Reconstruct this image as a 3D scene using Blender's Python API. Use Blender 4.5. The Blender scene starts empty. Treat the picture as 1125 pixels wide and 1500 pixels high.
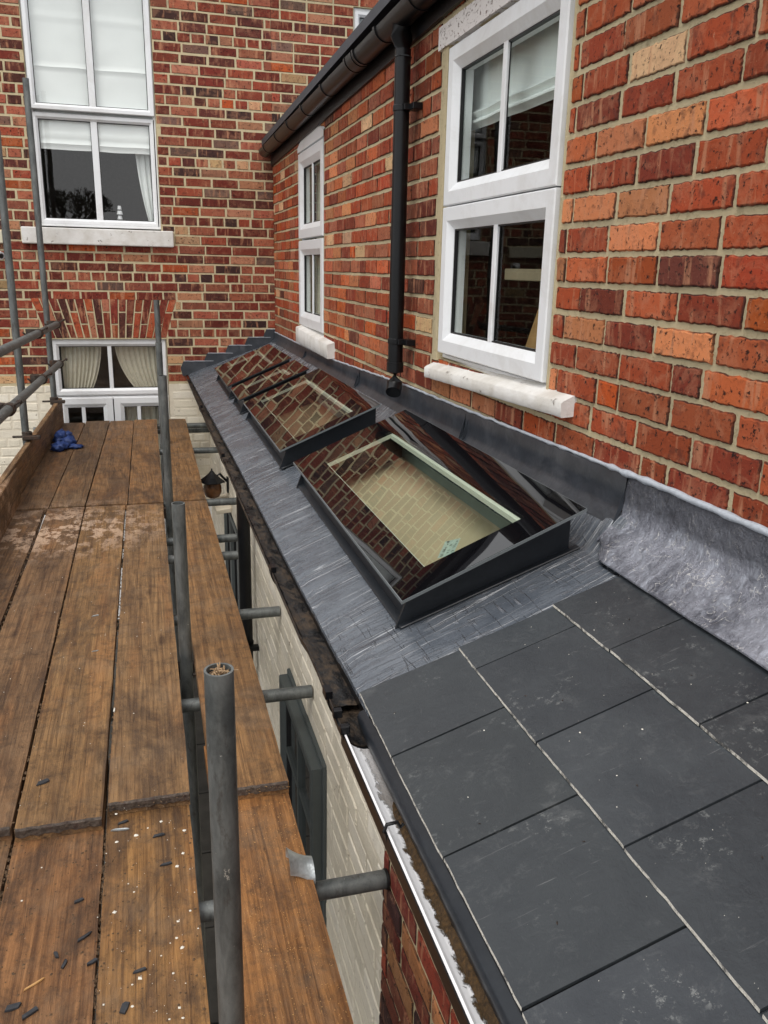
import bpy, bmesh, math, random
from mathutils import Vector, Matrix, noise
random.seed(7)
S = bpy.context.scene
COL = S.collection
# ------------------------------------------------------------------ camera, sky, sun, exposure
cam = bpy.data.cameras.new('camera'); camo = bpy.data.objects.new('camera', cam); COL.objects.link(camo)
cam.sensor_fit = 'VERTICAL'; cam.sensor_height = 36; cam.sensor_width = 27
cam.lens = 1215.4/1500*36; cam.clip_start = .02; cam.clip_end = 600
yaw, pitch, roll = .2826, .2848, .0225
fwd = Vector((math.sin(yaw)*math.cos(pitch), math.cos(yaw)*math.cos(pitch), -math.sin(pitch)))
rt0 = Vector((math.cos(yaw), -math.sin(yaw), 0)); up0 = rt0.cross(fwd)
rt = rt0*math.cos(roll)+up0*math.sin(roll); up = up0*math.cos(roll)-rt0*math.sin(roll)
camo.matrix_world = Matrix(((rt.x, up.x, -fwd.x, 0), (rt.y, up.y, -fwd.y, 0), (rt.z, up.z, -fwd.z, 0), (0, 0, 0, 1)))
S.camera = camo
SUN_EL, SUN_AZ = math.radians(58), math.radians(215)      # azimuth measured from +Y clockwise
world = bpy.data.worlds.new('World'); S.world = world; world.use_nodes = True
wn, wl = world.node_tree.nodes, world.node_tree.links
bg = wn['Background']; sky = wn.new('ShaderNodeTexSky'); sky.sky_type = 'NISHITA'; sky.sun_disc = False
sky.sun_elevation = SUN_EL; sky.sun_rotation = SUN_AZ; sky.air_density = 1; sky.dust_density = 6; sky.ozone_density = 1
# overcast: cloud cover greys the sky, with soft lighter and darker cloud masses
tc = wn.new('ShaderNodeTexCoord'); cn = wn.new('ShaderNodeTexNoise'); cn.inputs['Scale'].default_value = 2.2; cn.inputs['Detail'].default_value = 5
wl.new(tc.outputs['Generated'], cn.inputs['Vector'])
cr = wn.new('ShaderNodeValToRGB'); cr.color_ramp.elements[0].position = .35; cr.color_ramp.elements[1].position = .68
cr.color_ramp.elements[0].color = (9.6, 9.8, 10.1, 1); cr.color_ramp.elements[1].color = (14.0, 13.9, 13.8, 1)
wl.new(cn.outputs['Fac'], cr.inputs['Fac'])
mx = wn.new('ShaderNodeMix'); mx.data_type = 'RGBA'; mx.inputs['Factor'].default_value = .85
wl.new(sky.outputs[0], mx.inputs['A']); wl.new(cr.outputs[0], mx.inputs['B']); wl.new(mx.outputs['Result'], bg.inputs[0])
bg.inputs[1].default_value = .10
sl = bpy.data.lights.new('sun', 'SUN'); sl.energy = 1.2; sl.angle = math.radians(25); sl.color = (1, .97, .92)
so = bpy.data.objects.new('sun', sl); COL.objects.link(so)
sd = Vector((math.sin(SUN_AZ)*math.cos(SUN_EL), math.cos(SUN_AZ)*math.cos(SUN_EL), math.sin(SUN_EL)))
so.rotation_euler = (-sd).to_track_quat('-Z', 'Y').to_euler()
S.view_settings.view_transform = 'Standard'; S.view_settings.look = 'None'; S.view_settings.gamma = 1
S.view_settings.exposure = 0.32
S.view_settings.use_curve_mapping = False
S.render.engine = 'CYCLES'
S.cycles.max_bounces = 8; S.cycles.transparent_max_bounces = 16; S.cycles.glossy_bounces = 4

# ------------------------------------------------------------------ helpers
def srgb(r, g, b):
    f = lambda c: ((c/255+.055)/1.055)**2.4 if c > 10.3 else c/255/12.92
    return (f(r), f(g), f(b), 1)
class MB:
    def __init__(s): s.v = []; s.f = []; s.m = []; s.c = []
    def add(s, vs, fs, m=0, c=None):
        o = len(s.v); s.v += [tuple(p) for p in vs]
        for f in fs: s.f.append([i+o for i in f]); s.m.append(m)
        s.c += (c if isinstance(c, list) else [c or (1, 1, 1, 1)]*len(vs))
    def box(s, a, b, m=0, c=None):
        x0, x1 = sorted((a[0], b[0])); y0, y1 = sorted((a[1], b[1])); z0, z1 = sorted((a[2], b[2]))
        s.hexa([(x0, y0, z0), (x1, y0, z0), (x1, y1, z0), (x0, y1, z0), (x0, y0, z1), (x1, y0, z1), (x1, y1, z1), (x0, y1, z1)], m, c)
    def hexa(s, p, m=0, c=None):
        s.add(p, [(0, 3, 2, 1), (4, 5, 6, 7), (0, 1, 5, 4), (1, 2, 6, 5), (2, 3, 7, 6), (3, 0, 4, 7)], m, c)
    def tube(s, a, b, r, n=16, m=0, c=None, caps=True, r2=None, hollow=None):
        a, b = Vector(a), Vector(b); d = (b-a).normalized(); q = d.to_track_quat('Z', 'Y')
        r2 = r2 or r; ring = lambda P, R: [P+q@Vector((R*math.cos(t*2*math.pi/n), R*math.sin(t*2*math.pi/n), 0)) for t in range(n)]
        vs = ring(a, r)+ring(b, r2); fs = [(i, (i+1) % n, n+(i+1) % n, n+i) for i in range(n)]
        if hollow:      # open top end b with wall thickness
            vs += ring(b, r2-hollow)+ring(b-d*.12, r2-hollow)
            fs += [(n+i, n+(i+1) % n, 2*n+(i+1) % n, 2*n+i) for i in range(n)]
            fs += [(2*n+i, 2*n+(i+1) % n, 3*n+(i+1) % n, 3*n+i) for i in range(n)]
            fs += [tuple(range(n))[::-1], tuple(range(3*n, 4*n))]
        elif caps: fs += [tuple(range(n))[::-1], tuple(range(n, 2*n))]
        s.add(vs, fs, m, c)
    def poly_tube(s, pts, r, n=8, m=0, c=None, closed=False):
        vs = []; fs = []; N = len(pts)
        for i, p in enumerate(pts):
            p = Vector(p); a = Vector(pts[max(i-1, 0)]); b = Vector(pts[min(i+1, N-1)])
            q = (b-a).normalized().to_track_quat('Z', 'Y'); R = r[i] if isinstance(r, list) else r
            vs += [p+q@Vector((R*math.cos(t*2*math.pi/n), R*math.sin(t*2*math.pi/n), 0)) for t in range(n)]
        for i in range(N-1): fs += [(i*n+t, i*n+(t+1) % n, (i+1)*n+(t+1) % n, (i+1)*n+t) for t in range(n)]
        fs += [tuple(range(n))[::-1], tuple(range((N-1)*n, N*n))]
        s.add(vs, fs, m, c)
    def build(s, name, mats, parent=None, smooth=False, bevel=0, kind=None, seg=1):
        me = bpy.data.meshes.new(name); me.from_pydata(s.v, [], s.f)
        mats = mats if isinstance(mats, (list, tuple)) else [mats]
        for m in mats: me.materials.append(m)
        if len(mats) > 1: me.polygons.foreach_set('material_index', s.m)
        ca = me.color_attributes.new('Col', 'FLOAT_COLOR', 'POINT'); ca.data.foreach_set('color', [k for c in s.c for k in c])
        if bevel:
            bm = bmesh.new(); bm.from_mesh(me); bmesh.ops.remove_doubles(bm, verts=bm.verts, dist=1e-5)
            bmesh.ops.bevel(bm, geom=[e for e in bm.edges if len(e.link_faces) == 2 and e.calc_face_angle(0) > .5], offset=bevel, segments=seg, affect='EDGES', profile=.5)
            bm.to_mesh(me); bm.free()
        if smooth:
            me.shade_smooth()
            me.set_sharp_from_angle(angle=math.radians(50))
        me.update()
        o = bpy.data.objects.new(name, me); COL.objects.link(o)
        if parent: attach(o, parent)
        if kind: o['kind'] = kind
        return o
def wloc(o):
    p = Vector(o.location); q = o
    while q.parent: q = q.parent; p += Vector(q.location)
    return p
def attach(o, parent):      # meshes are written in world coordinates: move origin to parent's frame
    o.parent = parent; o.location = -wloc(parent) if parent.type == 'EMPTY' else (0, 0, 0)
def tag(o, label=None, cat=None, group=None, kind=None):
    if label: o['label'] = label
    if cat: o['category'] = cat
    if group: o['group'] = group
    if kind: o['kind'] = kind
    return o
def empty(name, loc, label, cat, group=None):
    o = bpy.data.objects.new(name, None); COL.objects.link(o); o.location = loc; o.empty_display_size = .1
    return tag(o, label, cat, group)

# ------------------------------------------------------------------ materials
def nmat(name):
    m = bpy.data.materials.new(name); m.use_nodes = True; n, l = m.node_tree.nodes, m.node_tree.links
    return m, n, l, n['Principled BSDF']
def pos(n, l, scale=(1, 1, 1)):
    g = n.new('ShaderNodeNewGeometry'); v = n.new('ShaderNodeVectorMath'); v.operation = 'MULTIPLY'
    v.inputs[1].default_value = scale; l.new(g.outputs['Position'], v.inputs[0]); return v.outputs[0]
def nz(n, l, vec, sc, det=4, rough=.6, dist=0):
    t = n.new('ShaderNodeTexNoise'); t.inputs['Scale'].default_value = sc; t.inputs['Detail'].default_value = det
    t.inputs['Roughness'].default_value = rough; t.inputs['Distortion'].default_value = dist; l.new(vec, t.inputs['Vector']); return t.outputs['Fac']
def ramp(n, l, fac, a, b, ca=(0, 0, 0, 1), cb=(1, 1, 1, 1)):
    r = n.new('ShaderNodeValToRGB'); e = r.color_ramp.elements; e[0].position = a; e[1].position = b; e[0].color = ca; e[1].color = cb
    l.new(fac, r.inputs[0]); return r.outputs[0]
def mix(n, l, fac, a, b, mode='MIX'):
    m = n.new('ShaderNodeMix'); m.data_type = 'RGBA'; m.blend_type = mode; m.clamp_factor = True
    for k, v in (('Factor', fac), ('A', a), ('B', b)):
        s = m.inputs[k] if k != 'Factor' else m.inputs[0]
        if k == 'A': s = m.inputs[6]
        if k == 'B': s = m.inputs[7]
        if hasattr(v, 'is_linked') or hasattr(v, 'links'): l.new(v, s)
        else: s.default_value = v
    return m.outputs[2]
def mth(n, l, op, a, b=None, clamp=False):
    m = n.new('ShaderNodeMath'); m.operation = op; m.use_clamp = clamp
    for i, v in enumerate((a, b)):
        if v is None: continue
        if isinstance(v, (int, float)): m.inputs[i].default_value = v
        else: l.new(v, m.inputs[i])
    return m.outputs[0]
def bump(n, l, p, h, dist=.002, st=1, prev=None):
    b = n.new('ShaderNodeBump'); b.inputs['Distance'].default_value = dist; b.inputs['Strength'].default_value = st
    l.new(h, b.inputs['Height'])
    if prev: l.new(prev, b.inputs['Normal'])
    l.new(b.outputs[0], p.inputs['Normal']); return b.outputs[0]
def attr(n):
    a = n.new('ShaderNodeAttribute'); a.attribute_name = 'Col'; return a.outputs['Color']
def plain(name, col, rough=.5, noise_amt=.15, sc=30, bmp=.0005, metallic=0, spec=.5, dirt=None):
    m, n, l, p = nmat(name); v = pos(n, l)
    f = nz(n, l, v, sc, 5)
    c1 = tuple(c*(1-noise_amt) for c in col[:3])+(1,); c2 = tuple(min(1, c*(1+noise_amt)) for c in col[:3])+(1,)
    c = ramp(n, l, f, .3, .7, c1, c2)
    if dirt: c = mix(n, l, mth(n, l, 'MULTIPLY', ramp(n, l, nz(n, l, v, sc*.35, 8, .75, .5), .5, .72), dirt[1]), c, dirt[0])
    l.new(c, p.inputs['Base Color']); p.inputs['Roughness'].default_value = rough; p.inputs['Metallic'].default_value = metallic
    p.inputs['Specular IOR Level'].default_value = spec
    if bmp: bump(n, l, p, f, bmp)
    return m
def brick_material(name, cream=False):
    m, n, l, p = nmat(name); v = pos(n, l); col = attr(n)
    va = n.new('ShaderNodeVectorMath'); va.operation = 'MULTIPLY_ADD'      # shift the pattern brick by brick
    l.new(col, va.inputs[0]); va.inputs[1].default_value = (37, 53, 71); l.new(v, va.inputs[2]); v2 = va.outputs[0]
    g = nz(n, l, v2, 260, 3, .7); b1 = nz(n, l, v2, 62, 8, .78, .15); b2 = nz(n, l, v2, 22, 4, .65, .3)
    vs = n.new('ShaderNodeVectorMath'); vs.operation = 'MULTIPLY'; vs.inputs[1].default_value = (34, 34, 5); l.new(v2, vs.inputs[0])
    st = nz(n, l, vs.outputs[0], 1.0, 3, .5, .2)
    if cream:
        c = mix(n, l, mth(n, l, 'MULTIPLY', ramp(n, l, b1, .5, .75), .25), col, srgb(190, 178, 154))
        c = mix(n, l, ramp(n, l, b2, .66, .74), c, srgb(120, 100, 80))
        c = mix(n, l, mth(n, l, 'MULTIPLY', ramp(n, l, nz(n, l, pos(n, l, (1, 1, .35)), 5, 6, .7), .48, .75), .45), c, srgb(142, 132, 114))
        rough = .6
        h = mth(n, l, 'ADD', mth(n, l, 'MULTIPLY', g, .3), b1)
    else:
        mott = nz(n, l, v2, 11, 5, .7, .8)
        c = mix(n, l, mth(n, l, 'MULTIPLY', ramp(n, l, mott, .50, .62), .5), col, mix(n, l, .5, col, srgb(206, 150, 116)))
        c = mix(n, l, mth(n, l, 'MULTIPLY', ramp(n, l, st, .57, .68), .62), c, srgb(206, 146, 110))
        c = mix(n, l, mth(n, l, 'MULTIPLY', ramp(n, l, b2, .54, .70), .6), c, srgb(84, 42, 32))
        c = mix(n, l, mth(n, l, 'MULTIPLY', ramp(n, l, b1, .565, .61), .9), c, srgb(42, 25, 20))
        c = mix(n, l, mth(n, l, 'MULTIPLY', ramp(n, l, nz(n, l, v2, 95, 4, .7), .66, .72), .55), c, srgb(215, 185, 150))
        c = mix(n, l, .35, c, mix(n, l, g, (.35, .35, .35, 1), (1, 1, 1, 1)), 'MULTIPLY')
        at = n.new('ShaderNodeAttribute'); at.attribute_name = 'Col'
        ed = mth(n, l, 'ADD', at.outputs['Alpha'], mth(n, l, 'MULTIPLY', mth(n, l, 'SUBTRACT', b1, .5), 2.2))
        c = mix(n, l, mth(n, l, 'MULTIPLY', mth(n, l, 'MULTIPLY', ramp(n, l, ed, .35, .75, (1, 1, 1, 1), (0, 0, 0, 1)), ramp(n, l, nz(n, l, v, 19, 3, .6), .34, .54)), .85), c, srgb(44, 28, 24))  # crevice shade painted along the brick edges, in broken patches
        rough = .78
        h = mth(n, l, 'ADD', mth(n, l, 'MULTIPLY', g, .35), b1)
        h = mth(n, l, 'SUBTRACT', h, mth(n, l, 'MULTIPLY', ramp(n, l, b1, .58, .66), 1.1))
    l.new(c, p.inputs['Base Color']); p.inputs['Roughness'].default_value = rough; p.inputs['Specular IOR Level'].default_value = .3
    bump(n, l, p, h, .0065 if not cream else .003)
    return m
def mortar_material(name, a, b):
    m, n, l, p = nmat(name); v = pos(n, l)
    g = nz(n, l, v, 330, 4, .8); b1 = nz(n, l, v, 14, 6, .7)
    c = mix(n, l, ramp(n, l, b1, .35, .65), a, b)
    c = mix(n, l, ramp(n, l, g, .62, .72), c, srgb(70, 60, 45)); c = mix(n, l, ramp(n, l, g, .30, .22), c, srgb(205, 190, 155))
    c = mix(n, l, mth(n, l, 'MULTIPLY', ramp(n, l, nz(n, l, v, 5, 4, .6), .60, .68), .35), c, srgb(150, 138, 116)); c = mix(n, l, mth(n, l, 'MULTIPLY', ramp(n, l, nz(n, l, v, 42, 6, .75), .54, .68), .35), c, srgb(104, 84, 52))
    l.new(c, p.inputs['Base Color']); p.inputs['Roughness'].default_value = .95; p.inputs['Specular IOR Level'].default_value = .15
    bump(n, l, p, mth(n, l, 'ADD', g, mth(n, l, 'MULTIPLY', nz(n, l, v, 70, 5, .7), 1.2)), .0045); return m
M = {}
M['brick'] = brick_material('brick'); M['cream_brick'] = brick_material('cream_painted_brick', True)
M['mortar'] = mortar_material('mortar', srgb(172, 138, 74), srgb(206, 172, 104))
M['mortar_old'] = mortar_material('mortar_old', srgb(104, 86, 58), srgb(136, 116, 82))
M['cream_mortar'] = plain('cream_mortar', srgb(224, 214, 194), .7, .05, 40, .002, dirt=(srgb(150, 138, 112), .3))
M['cement'] = mortar_material('cement', srgb(150, 138, 108), srgb(178, 168, 138))
M['upvc'] = plain('upvc', srgb(228, 230, 232), .28, .02, 4, .0, dirt=(srgb(176, 170, 160), .45))
M['seal'] = plain('rubber_seal', srgb(22, 22, 24), .5, .1)
def painted_stone():
    m, n, l, p = nmat('white_painted_stone'); v = pos(n, l); g = nz(n, l, v, 120, 6, .75); b1 = nz(n, l, v, 26, 7, .75, .4)
    c = mix(n, l, ramp(n, l, nz(n, l, v, 7, 4), .4, .7), srgb(226, 224, 220), srgb(200, 195, 186))
    c = mix(n, l, ramp(n, l, b1, .62, .68), c, srgb(128, 112, 98)); c = mix(n, l, ramp(n, l, g, .68, .74), c, srgb(96, 60, 46))
    l.new(c, p.inputs['Base Color']); p.inputs['Roughness'].default_value = .55
    bump(n, l, p, mth(n, l, 'SUBTRACT', g, mth(n, l, 'MULTIPLY', ramp(n, l, b1, .62, .68), .8)), .003); return m
M['paint'] = painted_stone()
def peeling():
    m, n, l, p = nmat('peeling_white_paint'); v = pos(n, l, (1, 1, 1.6)); b1 = nz(n, l, v, 48, 7, .75, .6)
    k = ramp(n, l, b1, .58, .61); c = mix(n, l, k, srgb(218, 212, 208), srgb(128, 92, 84))
    l.new(c, p.inputs['Base Color']); p.inputs['Roughness'].default_value = .6; bump(n, l, p, mth(n, l, 'SUBTRACT', 1.0, k), .003); return m
M['peel'] = peeling()
def glass(name, tint, boost=1.5, ior=1.5):
    m, n, l, p = nmat(name); n.remove(p)
    t = n.new('ShaderNodeBsdfTransparent'); t.inputs[0].default_value = tint
    g = n.new('ShaderNodeBsdfGlossy'); g.inputs['Roughness'].default_value = .0
    f = n.new('ShaderNodeFresnel'); gq = n.new('ShaderNodeNewGeometry')      # same reflectance from either side of the thin sheet
    l.new(mth(n, l, 'SUBTRACT', ior, mth(n, l, 'MULTIPLY', gq.outputs['Backfacing'], ior-1/ior)), f.inputs[0])
    # gentle waviness of the float glass
    b = n.new('ShaderNodeBump'); b.inputs['Distance'].default_value = .0006; l.new(nz(n, l, pos(n, l), 3.5, 1, .4), b.inputs['Height'])
    l.new(b.outputs[0], g.inputs['Normal'])
    k = mth(n, l, 'MULTIPLY', f.outputs[0], boost, True); x = n.new('ShaderNodeMixShader')
    l.new(k, x.inputs[0]); l.new(t.outputs[0], x.inputs[1]); l.new(g.outputs[0], x.inputs[2]); l.new(x.outputs[0], n['Material Output'].inputs[0]); return m
M['glass'] = glass('window_glass', (.97, .98, .975, 1), 1.9)
M['glass_wing'] = glass('wing_window_glass', (.86, .90, .88, 1), .42)
M['roof_glass'] = glass('double_glazed_roof_glass', (.90, .96, .92, 1), 1.6)
def frit():
    m, n, l, p = nmat('black_glass_border'); p.inputs['Base Color'].default_value = (.004, .004, .005, 1); p.inputs['Roughness'].default_value = .015
    p.inputs['IOR'].default_value = 1.52
    bump(n, l, p, nz(n, l, pos(n, l), 3.5, 1, .4), .0006); return m
M['frit'] = frit()
M['anthracite'] = plain('anthracite_coated_metal', srgb(26, 31, 37), .4, .12, 60, .0003, dirt=(srgb(56, 60, 64), .3))
M['grey_frame'] = plain('grey_painted_frame', srgb(72, 78, 78), .45, .08)
M['black_plastic'] = plain('black_gutter_plastic', srgb(13, 14, 17), .34, .2, 20, .0003, spec=.32, dirt=(srgb(30, 31, 33), .3))
M['fascia'] = plain('black_fascia', srgb(16, 17, 20), .45, .2, 20, .0003)
M['pipe_cap'] = plain('black_end_cap', srgb(14, 14, 16), .5, .1)
def grime():
    m, n, l, p = nmat('grimy_black_gutter'); v = pos(n, l, (1, .5, 1)); a = nz(n, l, v, 22, 8, .75, .5); b = nz(n, l, pos(n, l), 160, 4, .8)
    c = mix(n, l, ramp(n, l, a, .46, .60), srgb(14, 14, 15), srgb(74, 60, 46)); c = mix(n, l, ramp(n, l, a, .66, .72), c, srgb(116, 52, 30))
    c = mix(n, l, ramp(n, l, b, .66, .70), c, srgb(150, 140, 124)); l.new(c, p.inputs['Base Color'])
    l.new(ramp(n, l, a, .4, .6, (.25, .25, .25, 1), (.9, .9, .9, 1)), p.inputs['Roughness']); bump(n, l, p, a, .006); return m
M['grime'] = grime()
def white_gutter():
    m, n, l, p = nmat('mossy_white_gutter'); v = pos(n, l); a = nz(n, l, v, 26, 8, .75, .4); g = n.new('ShaderNodeNewGeometry'); s = n.new('ShaderNodeSeparateXYZ')
    l.new(g.outputs['Position'], s.inputs[0]); b = nz(n, l, v, 200, 5, .8)
    k = mth(n, l, 'ADD', mth(n, l, 'MULTIPLY', mth(n, l, 'SUBTRACT', s.outputs[0], .397), 45), mth(n, l, 'MULTIPLY', mth(n, l, 'SUBTRACT', a, .5), 3.0))
    k2 = mth(n, l, 'MULTIPLY', mth(n, l, 'SUBTRACT', 1.5, s.outputs[1]), 2.2, True)
    k = mth(n, l, 'MULTIPLY', ramp(n, l, k, .35, .6), mth(n, l, 'ADD', k2, .35), True)
    br = mix(n, l, ramp(n, l, b, .35, .7), srgb(40, 28, 14), srgb(126, 98, 58))
    c = mix(n, l, k, srgb(238, 238, 240), br); l.new(c, p.inputs['Base Color']); p.inputs['Roughness'].default_value = .45
    bump(n, l, p, mth(n, l, 'MULTIPLY', mth(n, l, 'ADD', b, a), k), .007); return m
M['white_gutter'] = white_gutter()
def membrane():
    m, n, l, p = nmat('grey_roof_membrane'); v = pos(n, l)
    # long thin wrinkles running up the slope, irregularly spaced along the roof
    wv = nz(n, l, pos(n, l, (2.2, 2.2, 2.2)), 1, 3, .5); g = n.new('ShaderNodeNewGeometry'); s = n.new('ShaderNodeSeparateXYZ'); l.new(g.outputs['Position'], s.inputs[0])
    cx = n.new('ShaderNodeCombineXYZ')
    yy = mth(n, l, 'ADD', mth(n, l, 'MULTIPLY', s.outputs[1], 42), mth(n, l, 'MULTIPLY', s.outputs[0], -5))
    yy = mth(n, l, 'ADD', yy, mth(n, l, 'MULTIPLY', wv, 2.2)); l.new(yy, cx.inputs[1]); l.new(mth(n, l, 'MULTIPLY', s.outputs[0], .9), cx.inputs[0])
    w = nz(n, l, cx.outputs[0], 1, 2, .5); w2 = mth(n, l, 'ABSOLUTE', mth(n, l, 'SUBTRACT', w, .5))
    line = ramp(n, l, w2, .004, .013, (1, 1, 1, 1), (0, 0, 0, 1))
    fade = ramp(n, l, nz(n, l, v, 7, 4, .6), .34, .50); line = mth(n, l, 'MULTIPLY', line, fade)
    a = nz(n, l, v, 9, 7, .7); sp = nz(n, l, v, 240, 3, .7); cr_ = nz(n, l, pos(n, l, (30, 2.5, 1)), 1, 2, .5, .1); cr2 = nz(n, l, pos(n, l, (3, 46, 1)), 1, 2, .5, .1)
    crk = ramp(n, l, mth(n, l, 'ABSOLUTE', mth(n, l, 'SUBTRACT', cr_, .5)), 0, .016, (1, 1, 1, 1), (0, 0, 0, 1))
    crk = mth(n, l, 'MULTIPLY', crk, ramp(n, l, nz(n, l, v, 13, 2), .46, .54))
    crk2 = mth(n, l, 'MULTIPLY', ramp(n, l, mth(n, l, 'ABSOLUTE', mth(n, l, 'SUBTRACT', cr2, .5)), 0, .014, (1, 1, 1, 1), (0, 0, 0, 1)), ramp(n, l, nz(n, l, v, 9, 2), .44, .54)); crk = mth(n, l, 'MAXIMUM', crk, crk2)
    near = ramp(n, l, mth(n, l, 'MULTIPLY', s.outputs[1], .2), .375, .425, (1, 1, 1, 1), (0, 0, 0, 1))   # crumpled strip by the slates
    crk = mth(n, l, 'MULTIPLY', crk, near)
    c = mix(n, l, ramp(n, l, a, .3, .7), srgb(72, 78, 86), srgb(98, 104, 112))
    c = mix(n, l, mth(n, l, 'MULTIPLY', line, .6), c, srgb(206, 209, 213)); c = mix(n, l, mth(n, l, 'MULTIPLY', crk, .45), c, srgb(150, 152, 158))
    c = mix(n, l, mth(n, l, 'MULTIPLY', ramp(n, l, sp, .70, .74), .6), c, srgb(190, 190, 190)); l.new(c, p.inputs['Base Color'])
    l.new(ramp(n, l, a, .3, .7, (.17, .17, .17, 1), (.36, .36, .36, 1)), p.inputs['Roughness']); p.inputs['Specular IOR Level'].default_value = .6
    h = mth(n, l, 'ADD', mth(n, l, 'MULTIPLY', line, .8), mth(n, l, 'MULTIPLY', w, 1.3)); h = mth(n, l, 'ADD', h, mth(n, l, 'MULTIPLY', crk, 1.2)); h = mth(n, l, 'ADD', h, mth(n, l, 'MULTIPLY', a, 1.5))
    bump(n, l, p, h, .003); return m
M['membrane'] = membrane()
M['upstand'] = plain('dark_upstand_flashing', srgb(50, 54, 60), .36, .2, 14, .003, dirt=(srgb(110, 112, 116), .3))
def lead():
    m, n, l, p = nmat('weathered_lead'); v = pos(n, l); a = nz(n, l, v, 9, 9, .78, .15); b = nz(n, l, v, 30, 3, .55, .5); c3 = nz(n, l, pos(n, l, (1, 1.6, 1)), 20, 6, .75, .2)
    crk = ramp(n, l, mth(n, l, 'ABSOLUTE', mth(n, l, 'SUBTRACT', b, .52)), 0, .012, (1, 1, 1, 1), (0, 0, 0, 1)); crk = mth(n, l, 'MULTIPLY', crk, ramp(n, l, nz(n, l, v, 15, 2), .5, .56))
    c = mix(n, l, ramp(n, l, a, .36, .6), srgb(92, 94, 103), srgb(158, 160, 170)); c = mix(n, l, mth(n, l, 'MULTIPLY', ramp(n, l, c3, .52, .68), .65), c, srgb(198, 204, 216))
    c = mix(n, l, mth(n, l, 'MULTIPLY', crk, .95), c, srgb(236, 234, 230)); l.new(c, p.inputs['Base Color']); p.inputs['Metallic'].default_value = .55  # glints painted in as pale crease lines
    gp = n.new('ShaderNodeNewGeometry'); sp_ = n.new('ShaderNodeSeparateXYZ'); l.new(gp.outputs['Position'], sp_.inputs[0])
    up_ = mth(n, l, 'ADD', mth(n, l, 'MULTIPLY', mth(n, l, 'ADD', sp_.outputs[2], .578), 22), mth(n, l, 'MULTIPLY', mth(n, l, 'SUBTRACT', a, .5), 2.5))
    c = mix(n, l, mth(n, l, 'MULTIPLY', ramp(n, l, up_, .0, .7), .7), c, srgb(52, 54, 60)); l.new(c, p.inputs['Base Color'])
    l.new(ramp(n, l, c3, .3, .7, (.2, .2, .2, 1), (.42, .42, .42, 1)), p.inputs['Roughness'])
    bump(n, l, p, mth(n, l, 'ADD', mth(n, l, 'MULTIPLY', a, 2.0), b), .007); return m
M['lead'] = lead()
def slate():
    m, n, l, p = nmat('dark_slate'); v = pos(n, l); col = attr(n)
    a = nz(n, l, v, 6, 7, .7, .4); f = nz(n, l, v, 180, 4, .8); sc = nz(n, l, pos(n, l, (60, 12, 12)), 1, 4, .6, 1.5); sc2 = nz(n, l, pos(n, l, (14, 55, 14)), 1, 3, .6, 1.2)
    c = mix(n, l, ramp(n, l, a, .35, .68), srgb(43, 47, 51), srgb(57, 61, 64)); c = mix(n, l, 1.0, c, col, 'MULTIPLY')
    c = mix(n, l, mth(n, l, 'MULTIPLY', ramp(n, l, sc, .66, .80), .14), c, srgb(140, 141, 140)); c = mix(n, l, mth(n, l, 'MULTIPLY', ramp(n, l, sc2, .66, .82), .12), c, srgb(150, 150, 150))
    c = mix(n, l, mth(n, l, 'MULTIPLY', ramp(n, l, nz(n, l, v, 10, 10, .86, .3), .54, .72), .45), c, srgb(106, 108, 108))
    fs_ = nz(n, l, pos(n, l, (9, 160, 9)), 1, 3, .7, .6); c = mix(n, l, mth(n, l, 'MULTIPLY', mth(n, l, 'MULTIPLY', ramp(n, l, fs_, .66, .70), ramp(n, l, nz(n, l, v, 6, 3), .5, .62)), .3), c, srgb(150, 150, 150))
    c = mix(n, l, mth(n, l, 'MULTIPLY', mth(n, l, 'MULTIPLY', ramp(n, l, nz(n, l, v, 60, 5, .8), .56, .62), ramp(n, l, nz(n, l, v, 8, 3, .6, .4), .56, .66)), .5), c, srgb(142, 144, 142))
    c = mix(n, l, mth(n, l, 'MULTIPLY', ramp(n, l, nz(n, l, v, 130, 2, .6), .76, .79), .5), c, srgb(170, 166, 158))
    l.new(c, p.inputs['Base Color']); l.new(ramp(n, l, a, .3, .7, (.34, .34, .34, 1), (.5, .5, .5, 1)), p.inputs['Roughness']); p.inputs['Specular IOR Level'].default_value = .42
    bump(n, l, p, mth(n, l, 'ADD', mth(n, l, 'MULTIPLY', f, .3), mth(n, l, 'MULTIPLY', nz(n, l, v, 16, 6, .7, .3), 1.4)), .0016); return m
M['slate'] = slate()
def slate_edge():
    m, n, l, p = nmat('chipped_slate_edge'); v = pos(n, l); a = nz(n, l, v, 26, 6, .75); b = nz(n, l, v, 150, 4, .8)
    c = mix(n, l, ramp(n, l, a, .38, .50), srgb(76, 76, 76), srgb(216, 211, 200)); c = mix(n, l, ramp(n, l, b, .56, .66), c, srgb(128, 122, 112))
    l.new(c, p.inputs['Base Color']); p.inputs['Roughness'].default_value = .85; bump(n, l, p, b, .004); return m
M['slate_edge'] = slate_edge()
M['sealant'] = plain('grey_sealant', srgb(168, 174, 182), .35, .12, 60, .002)
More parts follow.
